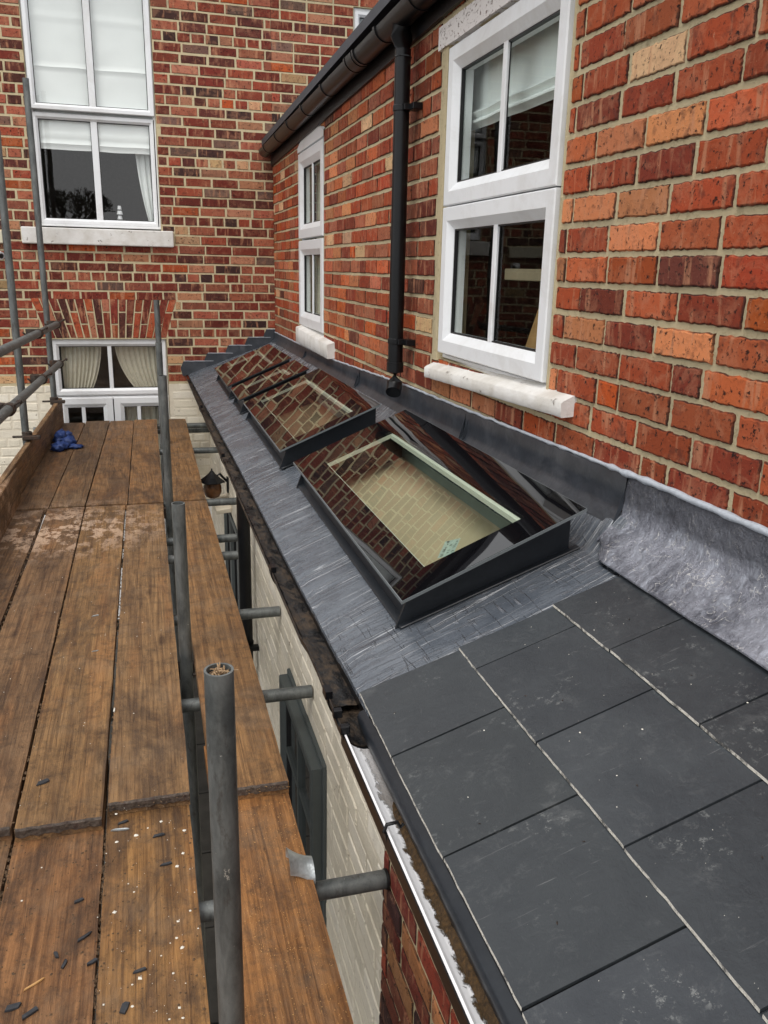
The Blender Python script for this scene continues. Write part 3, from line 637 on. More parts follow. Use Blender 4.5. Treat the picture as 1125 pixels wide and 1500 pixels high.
w1 = window(RW, wing, (2.302, 3.297, -.348, .808), [(2.318, 3.278, .2385, .800, 2.79, .022), (2.318, 3.278, -.325, .2380, 2.79, .022)], fdl, 'large white plastic window beside the black drainpipe, nearest the camera', sw=.082, inner=.022, frame_w=.014, gm='glass_wing')
mb = MB(); blind_sheet(mb, RW, 2.25, 3.35, .52, .86, -.10, [.54, .57], .03); mb.build('blind', M['blind'], w1, smooth=True)
mb = MB(); vs = []
room(RW, w1, 1.2, 4.6, -1.4, 1.3, -.14, -3.5, 'room')
mb = MB(); fbox(mb, RW, 2.1, 3.12, -.03, .012, -.42, -.20); mb.build('shelf', M['room_cream'], w1, bevel=.003)
mb = MB(); mb.hexa([RW.p(2.86, -.32, -.25), RW.p(3.02, -.32, -.25), RW.p(3.02, -.32, -.27), RW.p(2.86, -.32, -.27), RW.p(2.90, -.06, -.30), RW.p(2.96, -.06, -.30), RW.p(2.96, -.06, -.32), RW.p(2.90, -.06, -.32)]); mb.build('wooden_peg_board', M['pine'], w1)
w2 = window(RW, wing, (5.602, 6.498, -.44, .80), [(5.615, 6.485, .20, .79, 6.05, .02), (5.615, 6.485, -.425, .188, 6.05, .02)], fdl, 'narrow looking white window at the far end of the wing, under the gutter', sw=.10, inner=.022, frame_w=.012, gm='glass_wing')
mb = MB(); wavy_sheet(mb, RW, 5.6, 6.5, -.44, .8, -.13, .01, 14, 90, 4); mb.build('curtain', M['curtain'], w2, smooth=True)
mb = MB(); vs = []; N = 16
for i in range(N+1):
    u = 5.585+.93*i/N; a = .075*math.sin(math.pi*i/N); vs += [RW.p(u, .80, -.03), RW.p(u, .80, .006), RW.p(u, .835+a, .006), RW.p(u, .85+a, -.005)]
mb.add(vs, [(i*4+j, i*4+j+1, i*4+j+5, i*4+j+4) for i in range(N) for j in range(3)]); mb.build('arched_head_board', M['upvc'], w2)
# sills
def sill(fr, u0, u1, zt0, zt1, zb0, zb1, dfront, name='window_sill', back=-.03, lift=.03):
    mb = MB(); n = 26; vs = []
    for i in range(n+1):
        t = i/n; u = u0+(u1-u0)*t; zt = zt0+(zt1-zt0)*t; zb = zb0+(zb1-zb0)*t; e = lambda q: .003*noise.noise(Vector((u*22, q, 0)))
        vs += [fr.p(u, zb+.004, back), fr.p(u, zb+e(1), dfront-.004), fr.p(u, zb+.006, dfront+e(2)), fr.p(u, zt-.006, dfront+e(3)), fr.p(u, zt+e(4), dfront-.006), fr.p(u, zt+lift, back)]
    fs = [(i*6+j, i*6+(j+1) % 6, (i+1)*6+(j+1) % 6, (i+1)*6+j) for i in range(n) for j in range(6)]; fs += [tuple(range(6))[::-1], tuple(range(n*6, n*6+6))]
    if fr.flip: fs = [f[::-1] for f in fs]
    mb.add(vs, fs); return mb.build(name, M['paint'], wing, smooth=True)
sill(RW, 2.12, 3.345, -.350, -.388, -.397, -.434, .041)
sill(RW, 5.26, 6.40, -.47, -.435, -.56, -.55, .05, lift=.02)
mb = MB(); vs = []; N = 30
for i in range(N+1):
    u = 2.2+1.195*i/N; e = .004*noise.noise(Vector((u*14, 8, 0))); vs += [RW.p(u, .812+e, -.02), RW.p(u, .812+e, .012), RW.p(u, .893-e, .012), RW.p(u, .893-e, -.01)]
fs = [(i*4+j, i*4+j+1, i*4+j+5, i*4+j+4) for i in range(N) for j in range(3)]+[(3, 2, 1, 0), (N*4, N*4+1, N*4+2, N*4+3)]
mb.add(vs, fs); mb.build('lintel_board', M['peel'], wing)
# fascia, soffit, roof
mb = MB()
for d0, d1, zo in ((.001, .016, 0),):
    mb.hexa([RW.p(-1, eave_z(-1), d0), RW.p(B-.002, eave_z(B), d0), RW.p(B-.002, eave_z(B), d1), RW.p(-1, eave_z(-1), d1), RW.p(-1, eave_z(-1)+.22, d0), RW.p(B-.002, eave_z(B)+.2, d0), RW.p(B-.002, eave_z(B)+.2, d1), RW.p(-1, eave_z(-1)+.22, d1)])
mb.build('fascia', M['fascia'], wing)
mb = MB(); P = [(1.08, -1, 1.24), (1.08, B-.01, 1.045), (4.0, B-.01, 2.0), (4.0, -1, 2.2)]; mb.add(P+[(a, b, c-.05) for a, b, c in P], [(0, 1, 2, 3)[::-1], (4, 5, 6, 7), (0, 4, 5, 1)[::-1]]); mb.build('roof', M['roof_tile'], wing)

# gutter of the wing
gt = empty('gutter', (1.1, 4, 1), 'black plastic half round gutter along the eaves of the wing', 'gutter')
def rim(y): return .957+(7.7-y)*.0135
def trough(mb, x, zr, r, y0, y1, n=12, t=.003, seg=40, m=0):
    vs = []; fs = []; ys = [y0+(y1-y0)*k/seg for k in range(seg+1)]
    for y in ys:
        for (R) in (r, r-t):
            for i in range(n+1):
                a = math.pi+math.pi*i/n; vs.append((x+R*math.cos(a), y, zr(y)+R*math.sin(a)))
    q = n+1
    for k in range(seg):
        o = k*2*q; o2 = o+2*q
        for i in range(n): fs += [(o+i, o+i+1, o2+i+1, o2+i), (o+q+i, o2+q+i, o2+q+i+1, o+q+i+1)]
        fs += [(o, o2, o2+q, o+q), (o+n, o+q+n, o2+q+n, o2+n)]
    for o in (0, seg*2*q):
        for i in range(n): fs.append((o+i, o+q+i, o+q+i+1, o+i+1))
    mb.add(vs, fs, m)
mb = MB(); trough(mb, 1.103, rim, .055, -.6, 7.72); mb.build('trough', M['black_plastic'], gt, smooth=True)
for y in (7.45, 6.85, 6.3, 5.72, 5.1, 4.5, 4.33, 3.93, 3.45, 2.9, 2.3):
    mb = MB(); trough(mb, 1.103, lambda q: rim(y)+.003, .0615, y-.014, y+.014, seg=1, t=.006); mb.build('gutter_clip', M['black_plastic'], gt, smooth=True)
mb = MB(); trough(mb, 1.103, lambda q: rim(4.4)+.002, .0605, 4.36, 4.47, seg=1, t=.004); mb.build('joint', M['black_plastic'], gt, smooth=True)
mb = MB(); a = [(1.103+.055*math.cos(math.pi+math.pi*i/12), 7.72, rim(7.72)+.055*math.sin(math.pi+math.pi*i/12)) for i in range(13)]; mb.add(a+[(p[0], 7.727, p[2]) for p in a], [tuple(range(13)), tuple(range(13, 26))[::-1]]+[(i, i+13, i+14, i+1) for i in range(12)]); mb.build('end_cap', M['black_plastic'], gt)
# drainpipe of the wing
PX, PY = 1.112, 3.70
dp = empty('drainpipe', (PX, PY, -.55), 'black plastic drainpipe running down the wing wall beside the large window', 'drainpipe')
mb = MB(); mb.tube((PX, PY, .88), (PX, PY, -.42), .034, 28, caps=False); mb.build('pipe', M['black_plastic'], dp, smooth=True)
mb = MB(); mb.poly_tube([(1.103, PY, .99), (1.103, PY, .93), (PX, PY, .90), (PX, PY, .85)], [.05, .046, .039, .038], 24); mb.build('outlet', M['black_plastic'], dp, smooth=True)
for z in (.655, -.315):
    mb = MB(); mb.tube((PX, PY, z-.012), (PX, PY, z+.012), .0375, 24); mb.box((PX+.02, PY-.10, z-.013), (W-.001, PY-.028, z+.013)); mb.box((PX-.005, PY-.06, z-.012), (PX+.03, PY-.02, z+.012)); mb.build('pipe_clip', M['black_plastic'], dp, bevel=.002)
mb = MB(); mb.tube((PX, PY, -.41), (PX, PY, -.455), .0385, 24); mb.build('collar', M['black_plastic'], dp, smooth=True)
mb = MB(); mb.poly_tube([(PX, PY, -.44), (PX, PY, -.50), (PX-.004, PY-.010, -.522), (PX-.016, PY-.034, -.545)], .0355, 24); mb.build('shoe', M['black_plastic'], dp, smooth=True)
mb = MB(); q = Vector((-.024, -.038, -.035)).normalized(); c0 = Vector((PX-.016, PY-.034, -.545)); mb.tube(c0-q*.002, c0+q*.0015, .029, 20); mb.build('opening', M['pipe_cap'], dp)

# ================================================================== SIDE EXTENSION
def Rz(x): return .37*x-1.0946
ext = empty('side_extension', (.8, 3, -3.4), 'low lean-to extension with slate and grey membrane roof against the brick wing', 'extension')
SL = [  # glass corner quads: near-left, near-right, far-right, far-left (x,y)
    (.571, 1.79, 1.050, 3.325), (.556, 3.585, 1.012, 4.965), (.545, 5.095, .975, 5.60), (.537, 5.735, .975, 6.80)]
KERB = [(a+.035, b+.07, c-.0, d-.03) for a, b, c, d in SL]
def xdrip(y):
    pts = [(-1, .428), (1.63, .433), (2.53, .424), (4.03, .42), (7.44, .385), (8, .38)]
    for (a, b), (c, d) in zip(pts, pts[1:]):
        if a <= y <= c: return b+(d-b)*(y-a)/(c-a)
    return .43
def lerp_pts(pts, y):
    for (a, b), (c, d) in zip(pts, pts[1:]):
        if a <= y <= c: return b+(d-b)*(y-a)/(c-a)
    return pts[0][1] if y < pts[0][0] else pts[-1][1]
def fillet(y): return lerp_pts([(1.6, .072), (2.0, .062), (2.8, .052), (3.65, .030), (8, .012)], y)
NX, NY = 56, 620; Y0, Y1 = 1.56, B-.004
vs = []; idx = {}; fs = []
for j in range(NY+1):
    y = Y0+(Y1-Y0)*j/NY; xd = xdrip(y)-.004
    for i in range(NX+1):
        t = i/NX; x = xd+(1.166-xd)*t
        h = .0018*noise.noise(Vector((x*3, y*30, 0)))+.0022*noise.noise(Vector((x*8, y*8, 4)))
        if y < 1.9: h += .0022*noise.noise(Vector((x*30, y*24, 9)))
        if t < .03: h -= .004
        ft = min(1, max(0, (x-1.075)/.085)); h += fillet(y)*ft*ft*(3-2*ft)
        h += .004*math.exp(-((y-1.86)/.006)**2)*0
        if y < 1.76 and x > 1.07: h -= .035*min(1, (x-1.07)/.02)*min(1, (1.76-y)/.04)
        vs.append((x, y, Rz(x)+h+(.0045 if y < 1.845 else 0)))
for j in range(NY):
    for i in range(NX):
        a = j*(NX+1)+i; cx = (vs[a][0]+vs[a+1][0])/2; cy = (vs[a][1]+vs[a+NX+1][1])/2
        if any(k[0]+.035 < cx < k[2]-.035 and k[1]+.035 < cy < k[3]-.035 for k in KERB): continue
        fs.append((a, a+1, a+NX+2, a+NX+1))
e0 = len(vs)
for j in range(NY+1): a = vs[j*(NX+1)]; vs.append((a[0]+.001, a[1], a[2]-.014))
for j in range(NY): fs.append((j*(NX+1), (j+1)*(NX+1), e0+j+1, e0+j))
mb = MB(); mb.add(vs, fs); mb.build('membrane', M['membrane'], ext, smooth=True)
# black drip edge under the membrane and fascia
mb = MB(); vs = []; N = 60
for j in range(N+1):
    y = Y0+(Y1-Y0)*j/N; x = xdrip(y); vs += [(x-.002, y, Rz(x)-.014), (x+.006, y, Rz(x)-.055), (x+.055, y, Rz(x)-.06), (x+.06, y, Rz(x)-.012)]
mb.add(vs, [(i*4+j, i*4+j+1, i*4+j+5, i*4+j+4) for i in range(N) for j in range(3)]); mb.build('drip_trim', M['black_plastic'], ext)
mb = MB(); mb.box((.485, -.6, -1.12), (.545, B-.01, -.945)); mb.build('fascia', M['fascia'], ext)
# eaves tray beside the slates
mb = MB(); vs = []; N = 30
for j in range(N+1):
    y = -.6+2.2*j/N; e = .001*noise.noise(Vector((y*9, 0, 0))); vs += [(.47, y, Rz(.47)-.010), (.418+e, y, Rz(.418)-.010), (.412+e, y, Rz(.41)-.02), (.419+e, y, -.995), (.424+e, y, -1.0)]
mb.add(vs, [(i*5+j, i*5+j+1, i*5+j+6, i*5+j+5) for i in range(N) for j in range(4)]); mb.build('eaves_tray', M['anthracite'], ext, smooth=True)
# slates
def slab(x0, x1, y0, y1, h0, h1, t=.0058, sk=0):
    x0 += random.uniform(-.0016, .0016); sk = random.uniform(-.0022, .0022); h0 += random.uniform(-.0012, .0012); hr = random.uniform(-.0009, .0009)
    mb = MB(); nx, ny = 3, 14; col = random.uniform(.86, 1.1); c = (col, col*random.uniform(.98, 1.02), col*random.uniform(.98, 1.04), 1)
    top = []; bot = []
    for i in range(nx+1):
        for j in range(ny+1):
            s = i/nx; r = j/ny; x = x0+(x1-x0)*s+sk*(r-.5)*(1-s); y = y0+(y1-y0)*r; h = h0+(h1-h0)*s+hr*(r-.5)
            if i == 0: x += random.uniform(-.0004, .0004)*(1 if random.random() < .8 else 3)
            if j in (0, ny): y += random.uniform(-.0006, .0006)
            w = .0008*noise.noise(Vector((x*6, y*6, y0)))
            top.append((x, y, Rz(x)+h+w)); bot.append((x, y, Rz(x)+h+w-t))
    n1 = ny+1; q = len(top)
    mb.add(top+bot, [(i*n1+j, (i+1)*n1+j, (i+1)*n1+j+1, i*n1+j+1) for i in range(nx) for j in range(ny)], 0, c)
    o = 0
    def side(ids, m):
        for a, b in zip(ids, ids[1:]): mb.f.append([a, b, b+q, a+q]); mb.m.append(m)
    side([j for j in range(ny+1)], 1); side([nx*n1+j for j in range(ny, -1, -1)], 0)
    side([i*n1 for i in range(nx, -1, -1)], 0); side([i*n1+ny for i in range(nx+1)], 0)
    mb.build('slate', [M['slate'], M['slate_edge']], ext)
G = .235; GAP = .0022
rows = [(.424, 1.367, 3), (.659, 1.5215, 2), (.892, 1.378, 1)]
for x0, yj, _ in rows:
    ys = [1.632]; y = yj
    while y > -.5: ys.append(y); y -= .3005
    for a, b in zip(ys[1:], ys): slab(x0, x0+.40 if x0 < .8 else 1.15, a+GAP, b-GAP, .0175, .0035 if x0 < .8 else .006)
slab_under = MB(); slab_under.add([(.43, -.6, Rz(.43)-.006), (1.16, -.6, Rz(1.16)-.006), (1.16, 1.62, Rz(1.16)-.006), (.43, 1.62, Rz(.43)-.006)], [(0, 1, 2, 3)]); slab_under.build('underlay', M['fascia'], ext)
# small tiling wedge at the eave: pale mortar-like chips under first course
# upstand along the wing wall
def uptop(y):
    pts = [(1.6, -.487), (1.69, -.487), (2.83, -.508), (3.8, -.523), (5.47, -.575), (8, -.58)]
    for (a, b), (c, d) in zip(pts, pts[1:]):
        if a <= y <= c: return b+(d-b)*(y-a)/(c-a)
    return -.487
for (a, b, k) in ((1.80, 2.93, 1), (2.90, 4.6, 0), (4.57, 6.2, 1), (6.17, B-.01, 0)):
    mb = MB(); N = int((b-a)*40); vs = []; th = .0075+.003*k
    for j in range(N+1):
        y = a+(b-a)*j/N; w = .0022*noise.noise(Vector((y*6, 2, k)))+.0012*noise.noise(Vector((y*25, 2, k))); x = W-th+w; zb = Rz(1.16)+fillet(y)+.001
        vs += [(W-.002, y, uptop(y)), (x+.002, y, uptop(y)-.002+.5*w), (x, y, uptop(y)-.008), (x-.001+w, y, (uptop(y)+zb)/2), (x-.002, y, zb+.022), (x-.009, y, zb+.007), (x-.03, y, Rz(x-.03)+fillet(y)*.75+.004)]
    mb.add(vs, [(i*7+j, i*7+j+1, i*7+j+8, i*7+j+7) for i in range(N) for j in range(6)]+[tuple(range(7)), tuple(range(N*7, N*7+7))[::-1]]); mb.build('upstand_flashing', M['upstand'], ext, smooth=True)
# sealant beads
mb = MB(); pts = []; rr = []
y = -.4
while y < B-.02:
    zt = uptop(y); near = y < 2.4
    pts.append((W-.006, y, zt+.003+.004*noise.noise(Vector((y*14, 3, 0))))); rr.append((.0085 if y < 1.9 else .0055)*(1+.55*noise.noise(Vector((y*23, 7, 0))))); y += .02
mb.poly_tube(pts, rr, 8); mb.build('sealant_bead', M['sealant'], ext, smooth=True)
# lead apron on the right
mb = MB(); NXa, NYa = 44, 170; vs = []
for j in range(NYa+1):
    y = 1.80-2.2*j/NYa
    edge = 1.056+.002*noise.noise(Vector((y*7, 0, 2)))
    if y > 1.70: edge += 1.3*(y-1.70)**2*5
    pr = [(edge, Rz(edge)+.024), (1.095, Rz(1.095)+.032), (1.122, Rz(1.122)+.050), (1.144, -.614), (1.157, -.592), (1.1645, -.562), (1.168, -.484)]
    L = [0]
    for a, b in zip(pr, pr[1:]): L.append(L[-1]+math.hypot(b[0]-a[0], b[1]-a[1]))
    for i in range(NXa+1):
        q = L[-1]*i/NXa; k = max(t for t in range(len(pr)-1) if L[t] <= q+1e-9); t = (q-L[k])/(L[k+1]-L[k]); a, b = pr[k], pr[k+1]
        nx_, nz_ = -(b[1]-a[1]), (b[0]-a[0]); ln_ = math.hypot(nx_, nz_); amp = min(1, i/4)*min(1, (NXa-i)/14+.05)*1.25
        px, pz = a[0]+(b[0]-a[0])*t, a[1]+(b[1]-a[1])*t
        h = (.0035*noise.noise(Vector((px*9, y*9, pz*9)))+.0028*noise.noise(Vector((px*28, y*22, pz*28)))+.002)*amp
        vs.append(Vector((px+nx_/ln_*h, y, pz+nz_/ln_*h)))
n1 = NXa+1; fs = [(j*n1+i, (j+1)*n1+i, (j+1)*n1+i+1, j*n1+i+1) for j in range(NYa) for i in range(NXa)]
e0 = len(vs)
for j in range(NYa+1): a = vs[j*n1]; vs.append((a[0]+.0005, a[1], a[2]-.004))
fs += [(j*n1, e0+j, e0+j+1, (j+1)*n1) for j in range(NYa)]
e1 = len(vs)
for i in range(n1): a = vs[i]; vs.append((a[0], a[1], a[2]-.0045))
fs += [(i, i+1, e1+i+1, e1+i) for i in range(NXa)]
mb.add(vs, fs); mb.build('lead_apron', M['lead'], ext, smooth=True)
# stepped flashing on the back wall
for (x0, x1, z) in ((.348, .606, -.836), (.56, .784, -.766), (.75, .958, -.696), (.93, 1.13, -.625), (1.10, 1.172, -.552)):
    mb = MB(); n = 10; zb = [Rz(x0)-.02, Rz(x1)-.02]; vs = []
    for i in range(n+1):
        x = x0+(x1-x0)*i/n; e = .003*noise.noise(Vector((x*30, z*9, 0))); vs += [(x, B-.0015, z+e), (x+(.004 if i else -.01), B-.006+e*.4, z-.003+e), (x+(-.035 if i == 0 else 0), B-.008, z-.06), (x+(-.02 if i == 0 else 0), B-.010, Rz(x)-.004)]
    mb.add(vs, [(i*4+j, (i+1)*4+j, (i+1)*4+j+1, i*4+j+1) for i in range(n) for j in range(3)]); mb.build('step_flashing', M['upstand'], ext, smooth=True)
    mb = MB(); mb.poly_tube([(x0+(x1-x0)*i/8, B-.006, z+.004*noise.noise(Vector((x0*9+i*.7, 0, 0)))) for i in range(9)], .0035, 6); mb.build('sealant_bead', M['sealant'], ext, smooth=True)
# outer wall of the extension
GW = (2.52, 3.30, -2.75, -1.70); DR = (4.98, 6.45, -3.4, -1.72)
mb = MB()
for a, b, c, d in cells(1.79, B, -3.4, -1.0, [GW, DR]): sheet(mb, EW, a, b, c, d, -.0022)
mb.build('painted_mortar', M['cream_mortar'], ext)
mb = MB(); sheet(mb, EW, -.8, 1.79, -3.4, -1.0, -.0055); mb.build('mortar', M['mortar'], ext)
zE = -1.005-30*PC
cb = lay(EW, 1.79, B-.003, zE, -3.39, -1.005, [GW, DR], phase=lambda k: .03)
cb = [b for b in cb if screen(EW.p((b[0]+b[1])/2, (b[2]+b[3])/2))[0] > -200 and (b[2] > -3.0)]
build_bricks(EW, ext, cb, PAL_CREAM, M['cream_brick'], limit=300, jl=.003)
nb = lay(EW, -.3, 1.79, zE, -3.0, -1.005, [], phase=lambda k: .03)
b2 = MB()
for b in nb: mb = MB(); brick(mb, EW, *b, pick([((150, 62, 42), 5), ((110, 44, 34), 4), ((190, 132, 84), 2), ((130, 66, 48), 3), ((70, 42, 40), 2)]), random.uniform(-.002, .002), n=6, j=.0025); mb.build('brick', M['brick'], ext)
wg = window(EW, ext, (GW[0], GW[1], GW[2], GW[3]), [(2.535, 3.285, -2.73, -1.715, None, .03)], .02, 'dark grey casement window low in the cream painted wall', sw=.065, fmat='grey_frame')
mb = MB(); fbox(mb, EW, 2.90, 2.93, -2.66, -1.78, .0, .035); mb.build('glazing_bar', M['grey_frame'], wg)
for z in (-2.05, -2.38): mb = MB(); fbox(mb, EW, 2.60, 3.22, z-.014, z+.014, .0, .033); mb.build('glazing_bar', M['grey_frame'], wg)
room(EW, wg, 2.3, 3.5, -3.0, -1.5, -.05, -.45, 'seal')
wdr = window(EW, ext, DR, [(4.99, 5.45, -3.38, -1.74, None, .0), (5.46, 5.95, -3.38, -1.74, None, .0), (5.96, 6.44, -3.38, -1.74, None, 0)], .0, 'grey framed folding doors under the lantern, below the boards', sw=.07, fmat='grey_frame'); wdr.name = 'door'
room(EW, wdr, 4.9, 6.5, -3.4, -1.6, -.08, -.45, 'seal')
mb = MB(); mb.hexa([(.43, 5.75, -1.70), (.54, 5.75, -1.69), (.54, 6.15, -1.69), (.43, 6.15, -1.70), (.43, 5.75, -1.67), (.54, 5.75, -1.655), (.54, 6.15, -1.655), (.43, 6.15, -1.67)]); mb.build('door_canopy', M['cream_mortar'], ext, bevel=.004)
mb = MB(); mb.box((.545, .0, -3.39), (.56, 7.7, -3.3)); mb.hexa([(.56, 1.5, -1.22), (1.16, 1.5, -1.03), (1.16, 7.7, -1.03), (.56, 7.7, -1.22), (.56, 1.5, -1.20), (1.16, 1.5, -1.01), (1.16, 7.7, -1.01), (.56, 7.7, -1.20)]); mb.box((.56, 1.5, -1.22), (.575, 7.7, -.96)); mb.box((.56, 1.49, -1.22), (1.147, 1.5, -.92)); mb.box((.56, 7.7, -1.22), (1.147, 7.71, -.92))
mb.build('light_tray', M['room_cream'], ext)  # pale tray added below the roof to brighten the view through the skylights
mb = MB(); mb.box((1.12, 1.51, -1.04), (1.13, 7.69, -.72)); mb.build('inner_wall', M['reveal_green'], ext)

# old black gutter and newer white gutter along the extension eaves
eg = empty('gutter', (.43, 3, -1), 'dirty black gutter with grit and rust along the membrane edge of the extension', 'gutter')
ezr = lambda y: -.955
mb = MB(); vs = []
def etrough(mb, y0, y1, seg, r=.061, t=.003, wob=.003, xo=None):
    n = 14; q = n+1; vs = []; fs = []
    for k in range(seg+1):
        y = y0+(y1-y0)*k/seg; xc = (xdrip(y)+.0) if y > 1.7 else .430
        xc = .426 if y < 1.8 else .428-.0022*(y-1.8)-(.006 if y > 2 else 0)
        xc += wob*.3*noise.noise(Vector((y*1.5, 1, 0)))
        for R in (r, r-t):
            for i in range(n+1):
                a = math.pi+math.pi*i/n; vs.append((xc+R*math.cos(a), y, -.955+R*math.sin(a)))
    for k in range(seg):
        o = k*2*q; o2 = o+2*q
        for i in range(n): fs += [(o+i, o+i+1, o2+i+1, o2+i), (o+q+i, o2+q+i, o2+q+i+1, o+q+i+1)]
        fs += [(o, o2, o2+q, o+q), (o+n, o+q+n, o2+q+n, o2+n)]
    for o in (0, seg*2*q):
        for i in range(n): fs.append((o+i, o+q+i, o+q+i+1, o+i+1))
    mb.add(vs, fs)
mb = MB(); etrough(mb, 1.56, B-.02, 90); mb.build('trough', M['grime'], eg, smooth=True)
mb = MB(); vs = []; NYg = 300
for j in range(NYg+1):
    y = 1.7+(B-.1-1.7)*j/NYg
    for i in range(9):
        x = .386+.085*i/8-.0022*(y-1.8)-.006; h = .006*noise.noise(Vector((x*30, y*7, 0)))+.004*noise.noise(Vector((x*70, y*40, 0))); vs.append((x, y, -.992+h+.004*abs(i-4)/4))
mb.add(vs, [(j*9+i, j*9+i+1, j*9+i+10, j*9+i+9) for j in range(NYg) for i in range(8)]); tag(mb.build('silt', M['grime'], eg, smooth=True), kind='stuff')
for y in (1.70, 2.55, 4.3, 5.9):
    mb = MB(); etrough(mb, y-.022, y+.022, 2, r=.0645, t=.005, wob=0); mb.box((.358, y-.018, -.957), (.375, y+.018, -.938)); mb.build('gutter_bracket', M['black_plastic'], eg, smooth=True)
mb = MB(); etrough(mb, 1.52, 1.62, 3, r=.0655, t=.005, wob=0); mb.build('union', M['black_plastic'], eg, smooth=True)
for z, yy in ((-.944, 1.53), (-.944, 1.60)):
    mb = MB(); mb.box((.357, yy-.008, z-.012), (.378, yy+.008, z+.008)); mb.build('union_clip', M['black_plastic'], eg, bevel=.002)
wgt = empty('gutter', (.43, .8, -1), 'white gutter holding brown moss beside the lowest slates', 'gutter')
mb = MB(); etrough(mb, -.6, 1.545, 30, wob=.001, t=.0045); mb.build('trough', M['white_gutter'], wgt)
mb = MB()
for k in range(30):      # black lip seen on the outside
    y0 = -.6+2.14*k/30; mb.box((.3622, y0, -.985), (.3648, y0+2.14/30-.0001, -.9545))
mb.build('outer_face', M['black_plastic'], wgt)
mb = MB(); vs = []; NYg = 160
for j in range(NYg+1):
    y = -.5+1.85*j/NYg; amp = min(1, max(0, (1.4-y)/.25))
    for i in range(11):
        x = .404+.05*i/10; h = (.007*noise.noise(Vector((x*60, y*22, 0)))+.004*noise.noise(Vector((x*160, y*90, 0))))*amp; edge = min(i, 3)/3
        vs.append((x+.004*noise.noise(Vector((y*30, i, 0))), y, -1.0105+(.019*edge*amp)-.004+h*edge))
mb.add(vs, [(j*11+i, j*11+i+1, j*11+i+12, j*11+i+11) for j in range(NYg) for i in range(10)])
tag(mb.build('moss', plain('brown_moss', srgb(74, 54, 28), .9, .6, 120, .006, dirt=(srgb(28, 20, 10), .7)), wgt, smooth=True), kind='stuff')
mb = MB(); etrough(mb, 1.185, 1.205, 1, r=.0655, t=.005, wob=0); mb.poly_tube([(.360, 1.195, -.955), (.365, 1.195, -.940), (.384, 1.195, -.938), (.390, 1.195, -.950), (.396, 1.195, -.944)], .0035, 8); mb.build('gutter_bracket', M['black_plastic'], wgt, smooth=True)
# black drainpipe down the extension wall
d2 = empty('drainpipe', (.49, 4.45, -3.4), 'glossy black drainpipe on the cream painted wall below the dirty gutter', 'drainpipe')
mb = MB(); mb.tube((.48, 4.45, -3.38), (.48, 4.45, -1.02), .036, 24); mb.build('pipe', M['black_plastic'], d2, smooth=True)
mb = MB(); mb.tube((.48, 4.45, -1.15), (.44, 4.45, -1.0), .04, 20); mb.build('outlet', M['black_plastic'], d2, smooth=True)
mb = MB(); mb.tube((.48, 4.45, -2.12), (.48, 4.45, -2.09), .041, 20); mb.box((.48, 4.36, -2.115), (.539, 4.40, -2.09)); mb.box((.47, 4.34, -2.115), (.49, 4.45, -2.095)); mb.build('pipe_clip', M['black_plastic'], d2)
# wall lantern
ln = empty('wall_lantern', (.42, 5.95, -1.62), 'small black wall lantern with rusty amber bowl below the gutter', 'lantern')
lx, ly, lz = .425, 5.95, -1.50
mb = MB(); N = 8; vs = []
for r, z in ((.008, .075), (.022, .055), (.05, .028), (.088, -.002), (.088, -.008)):
    vs += [(lx+r*math.cos(i*math.pi/4+.39)*(1.1 if i % 2 else .92), ly+r*math.sin(i*math.pi/4+.39)*1.1, lz+z) for i in range(N)]
mb.add(vs, [(k*N+i, k*N+(i+1) % N, (k+1)*N+(i+1) % N, (k+1)*N+i) for k in range(4) for i in range(N)]+[tuple(range(4*N, 5*N)), tuple(range(N))[::-1]]); mb.build('cap', M['black_plastic'], ln)
mb = MB(); n = 20; vs = []
for z, r in ((-.01, .052), (-.04, .064), (-.08, .066), (-.115, .05), (-.13, .02)): vs += [(lx+r*math.cos(i*6.283/n), ly+r*math.sin(i*6.283/n), lz+z) for i in range(n)]
mb.add(vs, [(k*n+i, (k+1)*n+i, (k+1)*n+(i+1) % n, k*n+(i+1) % n) for k in range(4) for i in range(n)]+[tuple(range(4*n, 5*n))[::-1]]); mb.build('bowl', M['amber'], ln, smooth=True)
mb = MB(); mb.tube((lx, ly, lz+.05), (lx, ly, lz+.09), .006, 8); mb.poly_tube([(lx+.03, ly, lz+.03), (.48, ly, lz+.05), (.538, ly, lz-.02)], .009, 8); mb.box((.528, ly-.03, lz-.09), (.5395, ly+.03, lz+.02)); mb.build('bracket', M['black_plastic'], ln)

